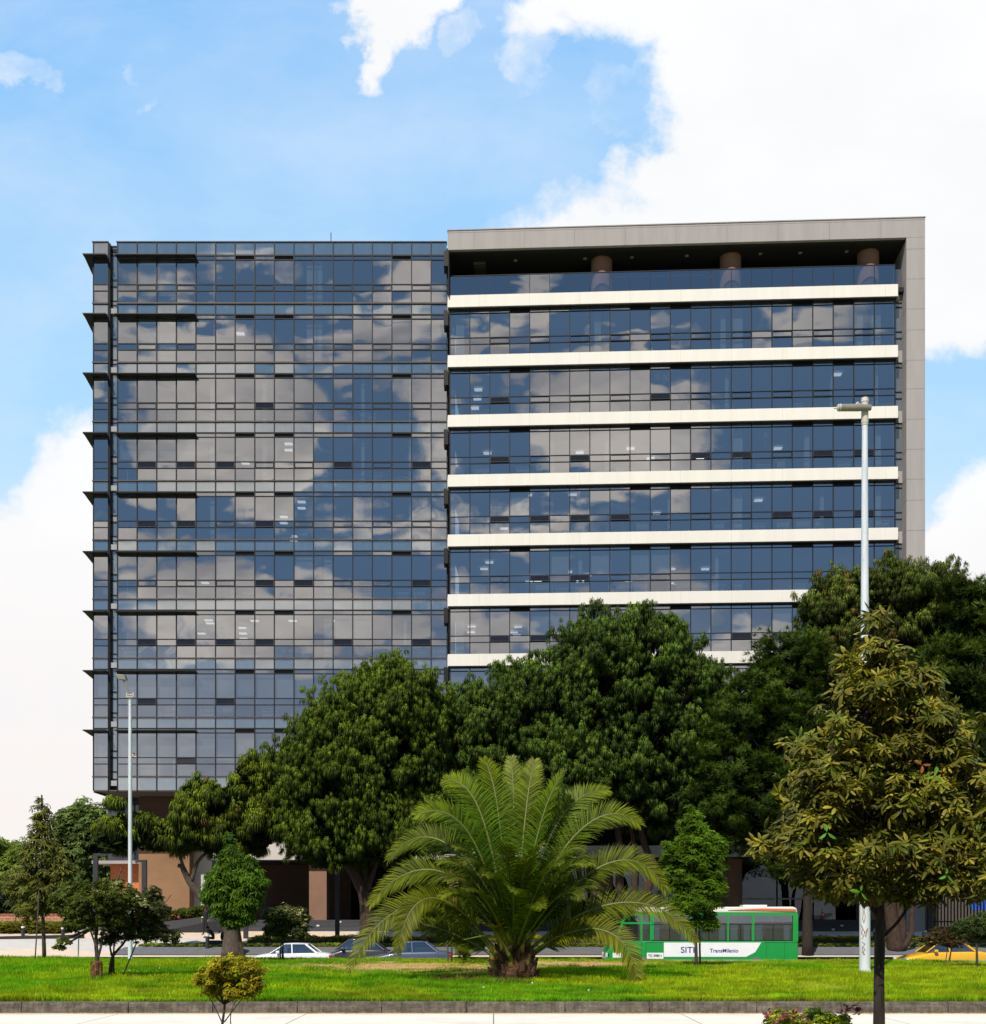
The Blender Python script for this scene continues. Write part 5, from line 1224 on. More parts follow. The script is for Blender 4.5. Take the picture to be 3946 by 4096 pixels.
    # surveyed arching fronds: start, control, control, tip  (u, v, depth offset)
    Q = [
        ((1990, 3830), (1800, 3560, 0), (1560, 3520, -.6), (1392, 3890, -1.0), .62, .95, .25),
        ((1990, 3820), (1820, 3560, -.3), (1640, 3480, -.8), (1590, 3815, -1.4), .60, .85, .3),
        ((2010, 3800), (1880, 3420, .2), (1640, 3400, .4), (1480, 3622, .3), .66, .95, .15),
        ((2015, 3800), (1900, 3330, .5), (1680, 3260, 1.0), (1552, 3440, 1.2), .66, .85, .1),
        ((2020, 3790), (1930, 3280, -.4), (1800, 3200, -.6), (1662, 3262, -.6), .66, 1.15, .0),
        ((2030, 3790), (1960, 3230, .4), (1890, 3120, .8), (1782, 3118, 1.0), .66, 1.2, .0),
        ((2040, 3780), (2010, 3330, .6), (1990, 3120, 1.1), (1935, 3035, 1.4), .62, 1.15, .0),
        ((2055, 3780), (2060, 3350, .9), (2060, 3150, 1.6), (2045, 3028, 2.2), .55, 1.2, .1),
        ((2065, 3780), (2090, 3350, .6), (2110, 3150, 1.0), (2140, 3040, 1.4), .60, 1.15, .1),
        ((2075, 3780), (2130, 3350, .2), (2190, 3180, .3), (2255, 3085, .3), .66, 1.2, .0),
        ((2080, 3790), (2170, 3300, .6), (2280, 3160, 1.0), (2436, 3160, 1.3), .66, 1.05, .05),
        ((2085, 3790), (2200, 3360, .3), (2420, 3160, .3), (2562, 3300, .2), .68, 1.0, .1),
        ((2095, 3800), (2260, 3520, 0), (2530, 3290, -.1), (2665, 3565, -.3), .70, .95, .2),
        ((2100, 3820), (2280, 3640, 0), (2600, 3480, -.4), (2785, 3770, -.7), .66, .95, .28),
        ((2105, 3830), (2280, 3690, -.6), (2530, 3620, -1.2), (2558, 3975, -1.6), .56, .95, .45),
        ((2000, 3840), (1880, 3760, .2), (1760, 3700, .4), (1640, 3690, .5), .5, .8, .2),
        ((2105, 3840), (2250, 3740, .6), (2420, 3640, 1.2), (2540, 3640, 1.8), .5, .8, .2),
    ]
    for q in Q: frond(loc(*q[0]), loc(*q[1]), loc(*q[2]), loc(*q[3]), q[4], q[5], q[6], twist=.85 if abs(q[3][0] - 2060) > 250 else .35)
    # fronds toward and away from the viewer, spiralling round the crown
    c0 = np.array(crown)
    for i in range(40):
        a = i * 2.39996 + .3; e = R(78 - i * 1.25) ; Ln = 3.9 + .5 * r.random()
        if abs(math.cos(a)) > .86 and i > 20: e += .15
        dx, dy = math.cos(a) * .8, math.sin(a)
        h = np.array([dx, dy, 0]); 
        p1 = c0 + (h * math.cos(e) + np.array([0, 0, math.sin(e)])) * Ln * .42; reach = .62 + .35 * math.cos(e)
        p2 = c0 + h * Ln * reach * .62 + np.array([0, 0, math.sin(e) * Ln * .88]); p3 = c0 + h * Ln * reach * .9 + np.array([0, 0, Ln * (math.sin(e) * 1.02 - .30 + .16 * r.random())])
        frond(c0 + h * .12, p1, p2, p3, .50, .55 + .6 * r.random(), .15 * r.random(), n=100, twist=.5)
    # a few dead fronds low down
    for (u1, v1, u2, v2) in [(1960, 3740, 1850, 3760), (1940, 3720, 2010, 3700)]:
        frond(loc(2040, 3830, -.8), loc((2040 + u1) / 2, v1 - 20, -1), loc(u1, v1, -1.1), loc(u2, v2, -1.2), .3, .9, 1.0, n=30)
make_palm()
# ------------------------------------------------------------------ planters, walls, hedges
def hedge(name, label, x0, x1, y0, y1, z, h, cols, tip, n, seed, size=.14, slope=0.0, kind='stuff', cat='hedge'):
    r = np.random.default_rng(seed); P_ = np.stack([x0 + (x1 - x0) * r.random(n), y0 + (y1 - y0) * r.random(n), np.zeros(n)], 1)
    hh = h * (.75 + .5 * hash_noise(P_[:, 0], P_[:, 1], 1.7, seed)); P_[:, 2] = z + slope * (P_[:, 0] - x0) + hh * r.random(n) ** .5
    T = leaf_tpl(7, seed, .34, .2); m = r.random(n)[:, None]
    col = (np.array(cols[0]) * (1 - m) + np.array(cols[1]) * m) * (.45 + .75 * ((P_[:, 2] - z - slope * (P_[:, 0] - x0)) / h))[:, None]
    V, Fs, C = instance(T[0], T[1], T[2], P_, rotm(r.random(n) * 6, r.random(n) * .7, r.random(n) * 6), size * (.7 + .6 * r.random(n)), col, (np.tile(np.array(tip), (n, 1)), T[3]))
    o = np_mesh(name, V, Fs, C, 'leaf'); return tag(o, label, cat, kind=kind)
YG = ((.16, .18, .01), (.42, .36, .015)); GG = ((.10, .15, .012), (.22, .27, .02))
# sloped granite edging and two planted strips between road and plaza
def px(u, d): return (u - CX_) * d / F_
def plz(y): return float(plaza_z(y))
o = MB().add([(px(440, 65.8), 65.8, .10), (72, 65.8, .10), (72, 65.8, .46), (px(440, 65.8), 65.8, .46), (px(500, 68), 68.0, .80), (72, 68.0, .80), (px(500, 68), 68.0, .3), (72, 68, .3)], [(0, 1, 2, 3), (3, 2, 5, 4), (4, 5, 7, 6), (0, 3, 4, 6), (1, 7, 5, 2)]).build('granite_edging', 'side_grey')
tag(o, 'low sloping grey granite edging along the far side of the road', 'planter edge')
o = MB().box(px(440, 65.7), 72, 65.62, 65.79, 0, .42).build('edging_plinth', 'granite_dark'); tag(o, 'dark plinth course at the foot of the sloping granite edging', 'plinth')
hedge('ground_cover', 'short grass strip on top of the sloping granite edging', px(560, 68.4), 72, 68.05, 69.8, .72, .26, GG, (.30, .32, .03), 9000, 3, .16, cat='grass')
o = MB().box(px(990, 70), 60, 70.0, 70.2, .5, 1.13).build('planter_wall', 'granite_dark', bevel=.01); tag(o, 'long dark granite planter wall behind the grass strip', 'planter')
hedge('ground_cover', 'yellow green hedge growing in the dark granite planter', px(990, 70.3), 60, 70.25, 71.8, .95, .42, YG, (.42, .36, .02), 9000, 4, .16)
# left ramp walls
o = MB().add([(px(-400, 72), 72, .9), (px(330, 73), 73, .9), (px(330, 73), 73, 1.46), (px(-400, 72), 72, 1.22), (px(-400, 72), 72.35, 1.22), (px(330, 73), 73.35, 1.46), (px(-400, 72), 72.35, .9), (px(330, 73), 73.35, .9)], [(0, 1, 2, 3), (3, 2, 5, 4), (4, 5, 7, 6), (1, 7, 5, 2), (0, 3, 4, 6)]).build('ramp_wall', 'granite_dark'); tag(o, 'low dark granite wall along the left plaza edge below the flower bed', 'wall')
o = MB().add([(px(640, 76.4), 76.4, 1.4), (px(900, 76.4), 76.4, 1.4), (px(900, 76.4), 76.4, 2.42), (px(640, 76.4), 76.4, 1.62), (px(640, 76.4), 76.8, 1.62), (px(900, 76.4), 76.8, 2.42), (px(900, 76.4), 76.8, 1.4), (px(640, 76.4), 76.8, 1.4)], [(0, 1, 2, 3), (3, 2, 5, 4), (1, 6, 5, 2), (0, 3, 4, 7)]).build('ramp_wall', 'granite_dark'); tag(o, 'rising dark granite ramp wall behind the standing guard', 'wall')
o = MB().add([(px(640, 78), 78, 1.4), (px(900, 78), 78, 1.4), (px(900, 78), 78, 2.75), (px(640, 78), 78, 2.2), (px(640, 78), 78.3, 2.2), (px(900, 78), 78.3, 2.75)], [(0, 1, 2, 3), (3, 2, 5, 4)]).build('ramp_wall', 'steps'); tag(o, 'upper grey ramp wall under the flower bed of the brown building base', 'wall')
hedge('flower_bed', 'flower bed of green shrubs dotted pink at the foot of the brown wall', px(560, 79), px(830, 79), 78.5, 80.5, 2.0, .72, ((.06, .10, .018), (.13, .18, .03)), (.3, .36, .05), 3600, 5, .2, slope=.12)
hedge('flower_bed', 'long green and reddish hedge in front of the garden brick wall', px(-500, 78), px(300, 78), 75.5, 78.5, 1.42, .78, ((.10, .13, .015), (.27, .24, .03)), (.5, .42, .06), 9000, 6, .2)
def petals(label, pts, parentless=True):
    r = np.random.default_rng(2); P_ = np.array(pts); k = len(P_); T = leaf_tpl(6, 5, .7, .1)
    V, Fs, C = instance(T[0], T[1], T[2], P_, rotm(r.random(k) * 6, r.random(k), r.random(k) * 6), np.full(k, .13), np.tile(np.array([.62, .12, .16]), (k, 1)), None)
    o = np_mesh('flowers', V, Fs, C, 'leaf'); tag(o, label, 'flowers', kind='stuff')
petals('pink flowers scattered over the beds beside the ramp', [tuple(at(u, v, 78.4)) for u, v in [(648, 3667), (700, 3662), (693, 3658), (715, 3668), (755, 3664), (20, 3700), (60, 3712), (110, 3718), (170, 3705), (680, 3672), (150, 3722), (230, 3712), (10, 3722)]])
o = MB().box(px(-700, 90), px(275, 90), 90, 90.3, 1.4, 2.76).box(px(-700, 90) - .05, px(275, 90) + .05, 89.95, 90.35, 2.764, 2.84).build('garden_wall', 'brick_far'); tag(o, 'low garden wall of orange brick at the far left', 'wall')

# dark bracket lamp posts on the plaza
def bracket(u, v0, v1, d, arm_u, label, w=.30):
    b = at(u, v0, d); x0 = b.x; zt = at(u, v1, d).z; gz = plz(d) - .02; xe = px(arm_u, d); r_ = thing('bracket_post', label, 'lamp post', (x0, d, gz), 0, 'dark bracket posts on the plaza')
    MB().box(-w / 2, w / 2, -.1, .1, 0, zt - gz).build('post', 'dark_post', r_, bevel=.01)
    a, c = (w / 2 + .002, xe - x0) if xe > x0 else (xe - x0, -w / 2 - .002)
    MB().box(a, c, -.09, .09, zt - gz - .13, zt - gz - .003).build('arm', 'dark_post', r_, bevel=.01)
    MB().box(min(a, c) + .1, max(a, c) - .1, -.05, .05, zt - gz - .15, zt - gz - .132).build('light_strip', 'frame_panel', r_)
bracket(383, 3600, 3416, 75, 430, 'charcoal bracket lamp post with its arm pointing right, leftmost of the plaza')
bracket(578, 3600, 3440, 74, 548, 'charcoal bracket lamp post in front of the brown wall, arm pointing left')
bracket(984, 3600, 3430, 73, 968, 'charcoal bracket lamp post behind the slim dense tree', .28)
bracket(1350, 3600, 3423, 72.5, 1288, 'charcoal bracket lamp post standing left of the domed pine trunk', .26)
bracket(2279, 3600, 3545, 70.5, 2260, 'short charcoal lamp post right of the palm trunk', .2)
bracket(3720, 3700, 3590, 74, 3700, 'charcoal lamp post on a pale block near the black fence', .26)
o = MB().box(px(3698, 73.4), px(3738, 73.4), 73.2, 73.8, 1.2, 1.60).build('concrete_block', 'concrete_block', bevel=.02); tag(o, 'pale concrete block at the foot of the lamp post behind the taxi', 'block')
o = MB().box(px(1335, 72.2), px(1368, 72.2), 72.0, 72.45, 1.08, 1.32).build('concrete_block', 'concrete_block', bevel=.02); tag(o, 'small pale concrete block at the foot of the lamp post left of the domed pine', 'block')
o = MB().box(px(1688, 70.8), px(1718, 70.8), 70.6, 71.0, 1.0, 1.72).build('concrete_pillar', 'concrete_block', bevel=.02); tag(o, 'short square concrete pillar behind the slate blue car', 'pillar')
for (u, v, d, h, lab) in [(92, 3742, 74.6, .62, 'dark bollard with a white top in front of the left hedge'), (830, 3797, 67.6, .95, 'black bollard beside the seated man'), (3503, 3775, 70.5, .9, 'black bollard right of the tall street light pole'), (252, 3742, 74, .6, 'dark bollard half hidden behind the conical tree')]:
    x = px(u, d); g = plz(d) if d > 69 else .66; r_ = thing('bollard', lab, 'bollard', (x, d, g - .03), 0, 'bollards on the plaza')
    MB().tube([(0, 0, 0), (0, 0, h * .82)], .11, 14).build('post', 'dark_post', r_, smooth=False); MB().tube([(0, 0, h * .822), (0, 0, h)], .112, 14).build('lamp_head', 'white', r_)

# black railing on the right, blue panel behind
r_ = thing('fence', 'black vertical bar railing at the right edge behind the taxi', 'fence', (px(3690, 79), 76.8, 1.6))
o = MB(); n = 46
for i in range(46): MB().box(.0 + i * .21, .07 + i * .21, 0, .07, .35, 3.3).build('bar', 'black', r_)
MB().box(-.1, 10, .075, .12, .6, .68).box(-.1, 10, .075, .12, 3.0, 3.08).build('rail', 'black', r_)
MB().box(-.2, 10.1, -.1, .25, -.2, .33).build('plinth', 'steps', r_)
o = MB().box(px(3885, 86), px(4060, 86), 86, 86.2, 3.1, 4.3).build('panel', 'blue_sign'); o.name = 'sign_panel'; tag(o, 'blue panel seen through the black railing at the right edge', 'panel')
o = MB().box(px(3700, 92), px(4400, 92), 92, 92.3, 1.2, 9).build('building', 'soffit2'); o.name = 'rear_building'; tag(o, 'dark building wall behind the pines and the black railing at the right edge', 'building')
# traffic cone at the doors
r_ = thing('traffic_cone', 'orange traffic cone with white collars by the glass doors right of the bus', 'traffic cone', (px(3291, 80), 80.0, 2.352))
MB().box(-.19, .19, -.19, .19, .0, .04).build('base', 'trimblack', r_); MB().tube([(0, 0, .04), (0, 0, .3)], [.15, .105], 16).tube([(0, 0, .42), (0, 0, .52)], [.083, .065], 16).tube([(0, 0, .62), (0, 0, .74)], [.048, .025], 16).build('body', 'cone', r_)
MB().tube([(0, 0, .3), (0, 0, .42)], [.105, .083], 16, cap=False).tube([(0, 0, .52), (0, 0, .62)], [.065, .048], 16, cap=False).build('collar', 'white', r_)
o = MB().tube([(0, 0, 0), (.02, 0, .2), (0, .01, .38), (.02, 0, .52)], [.14, .16, .1, .03], 9, wob=.5).build('white_sack', 'white', smooth=True); o.location = (px(3661, 75), 75.6, plz(75.6)); tag(o, 'small crumpled white sack on the plaza behind the forked trunk', 'sack')

# ------------------------------------------------------------------ street lights
def tall_pole(name, label, u, d, vtop, r0, r1):
    x, y, z = gp(u, d); h = at(u, vtop, d).z - z; t = thing(name, label, 'street light', (x, y, z)); return t, h
t, h = tall_pole('street_light', 'slim white street light with a single slanted arm on the left', 521, 52.8, 2790, .1, .08)
MB().tube([(0, 0, 0), (0, 0, h * .5), (0, 0, h)], [.098, .085, .070], 16, cap=False).build('pole', 'pole', t, smooth=True)
MB().tube([(0, 0, 0), (0, 0, .04)], .17, 12).build('base_plate', 'pole', t)
P_ = lambda u, v: Vector(at(u, v, 52.8)) - t.location
MB().tube([P_(519, 2785), P_(505, 2745), P_(495, 2722)], .035, 8).build('arm', 'lamp_grey', t)
MB().box(-.14, .14, -.14, .14, h - .02, h + .02).box(-.16, -.12, -.03, .03, h, h + .22).box(.12, .16, -.03, .03, h, h + .22).box(-.13, .13, -.03, .03, h + .1, h + .14).build('bracket', 'pole_cap', t)
a, b_, c_, d_ = P_(465, 2698), P_(500, 2701), P_(508, 2722), P_(476, 2720)
Q = []
for p in (a, b_, c_, d_):
    Q.append(p + Vector((0, -.12, 0))); Q.append(p + Vector((0, .22, .03)))
MB().add([Q[0], Q[2], Q[4], Q[6], Q[1], Q[3], Q[5], Q[7]], [(0, 1, 2, 3), (7, 6, 5, 4), (0, 4, 5, 1), (1, 5, 6, 2), (2, 6, 7, 3), (3, 7, 4, 0)]).build('lamp_head', 'lamp_grey', t, bevel=.02)
MB().tube([P_(530, 3022), P_(536, 3020)], .05, 8).tube([P_(526, 3026), P_(546, 3028)], .025, 6).build('camera_mount', 'pole_cap', t); MB().box(P_(532, 0).x, P_(538, 0).x, -.05, .05, P_(0, 3018).z, P_(0, 3012).z).build('beacon', 'red_lens', t)
MB().box(-.3, .3, -.02, .02, .98, 1.01).build('clamp', 'pole', t)

t, h = tall_pole('street_light', 'very tall galvanised street light with a cylindrical lamp and red graffiti low down', 3461, 42.8, 1592, .2, .1)
MB().tube([(0, 0, 0), (0, 0, h * .35), (0, 0, h - .95)], [.195, .170, .100], 20, cap=False).build('pole', 'pole', t, smooth=True)
MB().tube([(0, 0, 0), (0, 0, .05)], .30, 16).build('base_plate', 'pole', t)
for k in range(4):
    a = PI / 4 + k * PI / 2; d = Vector((math.cos(a), math.sin(a), 0)); MB().add([d * .18 - Vector((0, 0, 0)), d * .28, d * .18 + Vector((0, 0, .22)), d * .18 + d.cross(Vector((0, 0, 1))) * .02, d * .28 + d.cross(Vector((0, 0, 1))) * .02, d * .18 + Vector((0, 0, .22)) + d.cross(Vector((0, 0, 1))) * .02], [(0, 1, 2), (3, 5, 4), (0, 3, 4, 1), (1, 4, 5, 2), (2, 5, 3, 0)]).build('gusset', 'pole', t)
MB().tube([(0, 0, h - .9), (0, 0, h - .15)], [.125, .125], 20).tube([(0, 0, h - .15), (0, 0, h)], [.14, .12], 20).tube([(0, 0, h - .97), (0, 0, h - .90)], [.115, .115], 20).build('pole_head', 'pole_cap', t)
k = 42.8 / F_
MB().tube([(-(3461 - 3352) * k * 1.02, -.18, h - .42), (-.30, -.18, h - .42), (.16, -.18, h - .42)], [.125, .125, .10], 20).build('lamp_tube', 'lamp_grey', t, smooth=False)
MB().tube([(-1.03, -.18, h - .42), (-.92, -.18, h - .42)], [.11, .135], 16).tube([(-1.16, -.18, h - .45), (-1.03, -.18, h - .43)], [.02, .03], 8).build('lamp_cap', 'pole_cap', t)
MB().tube([(-.42, -.18, h - .38), (-.3, -.1, h - .22), (0, -.05, h - .45)], [.05, .05, .05], 8).build('arm', 'pole_cap', t)
random.seed(4)
def graffiti():
    mb = MB(); strokes = [[(-.3, 2.35), (-.15, 2.2), (-.28, 1.95), (-.1, 1.8), (.1, 2.0), (-.05, 2.3)], [(-.6, 1.75), (-.2, 1.6), (-.5, 1.45), (-.1, 1.35), (-.45, 1.2)], [(-.5, 1.7), (.1, 1.45), (.5, 1.62), (.15, 1.3), (-.1, 1.55)], [(-.4, 1.12), (.1, 1.05), (-.3, .95), (.1, .85), (-.35, .75), (.0, .72)], [(-.35, .95), (-.2, .7), (.05, .66), (-.25, .8)], [(-.3, 2.75), (-.1, 2.6), (-.25, 2.45), (.05, 2.5)]]
    for s in strokes:
        P = []
        for i in range(len(s) - 1):
            for q in range(5):
                t_ = q / 5; P.append((s[i][0] * (1 - t_) + s[i + 1][0] * t_, s[i][1] * (1 - t_) + s[i + 1][1] * t_))
        pts = [Vector((math.sin(a * 1.2 - .35) * .192, -math.cos(a * 1.2 - .35) * .192, z_)) for a, z_ in P]
        mb.tube(pts, .012, 5)
    return mb
graffiti().build('graffiti', 'red_ink', t)

# ------------------------------------------------------------------ vehicles
def wheel(parent, x, y, r_=.31, w=.2, side=1):
    o = MB().tube([(x, y - w / 2, r_), (x, y - w / 2 + .03, r_), (x, y + w / 2 - .03, r_), (x, y + w / 2, r_)], [r_ * .9, r_, r_, r_ * .9], 28).build('wheel', 'rubber', parent, smooth=False)
    yy = y - w / 2 - .004 if side < 0 else y + w / 2 + .004
    mb = MB().tube([(x, yy - .008, r_), (x, yy + .008, r_)], r_ * .62, 20)
    for k in range(5):
        a = k * 2 * PI / 5; mb.box(x - .02, x + .02, min(yy, yy + .02 * side), max(yy, yy + .02 * side) + .001, r_ - .02, r_ + .02)
    mb.build('rim', 'rim', o)
def loft(stations):
    """closed symmetric hull; station = (x, [(y, z) ... from sill to centre top])"""
    mb = MB(); k = len(stations[0][1]); V = []
    for x, sec in stations:
        row = [(x, -y, z) for y, z in sec] + [(x, y, z) for y, z in sec[::-1]]; V += row
    n = 2 * k; f = []
    for i in range(len(stations) - 1):
        for j in range(n - 1): a = i * n + j; f.append((a, a + 1, a + n + 1, a + n))
        f.append((i * n + n - 1, i * n, (i + 1) * n, (i + 1) * n + n - 1))
    f.append(tuple(range(n))); f.append(tuple(range((len(stations) - 1) * n, len(stations) * n))[::-1])
    return mb.add(V, f)
def car(name, label, x, y, z, mat, Lc=4.3, H=1.43, hatch=False, driver=None, roofbar=False, nose=-1):
    """nose towards -x"""
    root = thing(name, label, 'car', (x, y, z)); hw = .84; h2 = Lc / 2; bh = H * .64
    def sec(w, lo, belt, crown): return [(w * .80, lo), (w * .97, lo + .10), (w, lo + .32), (w * .985, belt - .10), (w * .93, belt), (w * .55, belt + crown), (0.0, belt + crown * 1.2)]
    st = [(-h2, sec(hw * .70, .32, .55, .01)), (-h2 + .10, sec(hw * .86, .24, .64, .03)), (-h2 + .45, sec(hw * .96, .20, .74, .05)), (-h2 + 1.15, sec(hw, .18, .86, .05)), (-h2 + 1.5, sec(hw, .18, bh, .03)), (0, sec(hw, .18, bh + .01, .02)), (h2 - 1.0, sec(hw, .18, bh + .03, .02)), (h2 - .75, sec(hw * .985, .20, bh + .03, .03)), (h2 - .2, sec(hw * .93, .24, bh - .01, .03)), (h2 - .04, sec(hw * .85, .30, bh - .10, .02)), (h2, sec(hw * .76, .36, bh - .22, .01))]
    body = loft(st).build('body', mat, root, smooth=True, sub=2)
    # greenhouse
    a0, a1, b1, b0 = -h2 + 1.22, -h2 + 1.95, h2 - (1.05 if hatch else 1.35), h2 - (.35 if hatch else .72)
    lo = bh - .02; wb, wr = hw * .90, hw * .70
    def gh(grow, mat_, nm, z0, z1, par):
        m = MB(); t0, t1 = (z0 - lo) / (H - lo), (z1 - lo) / (H - lo)
        W = lambda t: wb + (wr - wb) * t + grow; A = lambda t: a0 + (a1 - a0) * t - grow; B = lambda t: b0 + (b1 - b0) * t + grow
        v = []
        for t, zz in ((t0, z0), (t1, z1)): v += [(A(t), -W(t), zz), (B(t), -W(t), zz), (B(t), W(t), zz), (A(t), W(t), zz)]
        return m.add(v, [(0, 1, 5, 4), (1, 2, 6, 5), (2, 3, 7, 6), (3, 0, 4, 7)]).build(nm, mat_, par)
    glass = gh(0, 'car_glass', 'window', lo, H - .05, root)
    roof = loft([(a1 - .10, [(wr * .90, H - .08), (wr * .92, H - .05), (wr * .6, H - .02), (0, H - .015)]), (a1 + .15, [(wr * 1.03, H - .09), (wr * 1.03, H - .045), (wr * .7, H - .004), (0, H + .005)]), ((a1 + b1) / 2, [(wr * 1.04, H - .09), (wr * 1.04, H - .04), (wr * .7, H + .008), (0, H + .02)]), (b1 - .1, [(wr * 1.03, H - .09), (wr * 1.03, H - .045), (wr * .7, H - .004), (0, H + .003)]), (b1 + .12, [(wr * .92, H - .10), (wr * .92, H - .07), (wr * .6, H - .03), (0, H - .02)])]).build('roof', mat, root, smooth=True, sub=1)
    for s in (-1, 1):
        for (p, q, r_) in (((a0 - .02, wb + .005, lo), (a1 - .02, wr + .01, H - .06), .030), ((b0 + .02, wb + .005, lo), (b1 + .02, wr + .01, H - .06), .055), ((.18, wb + .006, lo), (.14, wr + .012, H - .06), .035)):
            MB().tube([(p[0], s * p[1], p[2]), (q[0], s * q[1], q[2])], r_, 6).build('pillar', mat, root)
        MB().box(-h2 + 1.55, -h2 + 1.72, s * hw - .02 if s > 0 else -hw - .16, s * hw + .16 if s > 0 else -hw + .02, bh - .02, bh + .12).build('mirror', mat, root, bevel=.03)
        MB().box(-h2 + .02, -h2 + .30, min(s * .48, s * .72), max(s * .48, s * .72), .56, .68).build('headlight', 'chrome', root, bevel=.03)
        MB().box(h2 - .16, h2 + .0, min(s * .50, s * .74), max(s * .50, s * .74), bh - .26, bh - .10).build('tail_light', 'red_lens', root, bevel=.02)
        wheel(root, -h2 + .80, s * .72, side=s); wheel(root, h2 - .82, s * .72, side=s)
        MB().box(-h2 + .5, h2 - .4, s * (hw + .0) if s > 0 else -hw - .012, hw + .012 if s > 0 else -hw, .40, .46).build('side_trim', 'trimblack', root)
    MB().box(-.55, 1.2, -.6, .6, .25, .62).box(-.1, .05, -.55, .55, .6, 1.15).build('seats', 'cloth_black', root)
    MB().box(-h2 - .02, -h2 + .14, -.45, .45, .30, .42).build('bumper', 'trimblack', root)
    if roofbar: MB().box(-.12, .12, -.28, .28, H + .015, H + .13).build('taxi_sign', 'p_yellow', root, bevel=.02)
    return root
RZ = -.24
car('white_car', 'white saloon car driving left behind the little blossom tree', px(1165, 60.6), 60.6, RZ, 'p_white', 4.3, 1.40)
car('black_car', 'black hatchback between the white car and the slate blue car, driver in a blue shirt', px(1390, 60.3), 62.6, RZ, 'p_black', 4.1, 1.60, True)
car('slate_blue_car', 'slate blue saloon behind the lower left palm fronds', px(1640, 60.6), 60.6, RZ, 'p_blue', 4.3, 1.50)
car('taxi', 'yellow taxi behind the little trees at the right edge', px(3765, 60), 60.0, RZ, 'p_yellow', 4.4, 1.52, roofbar=False)

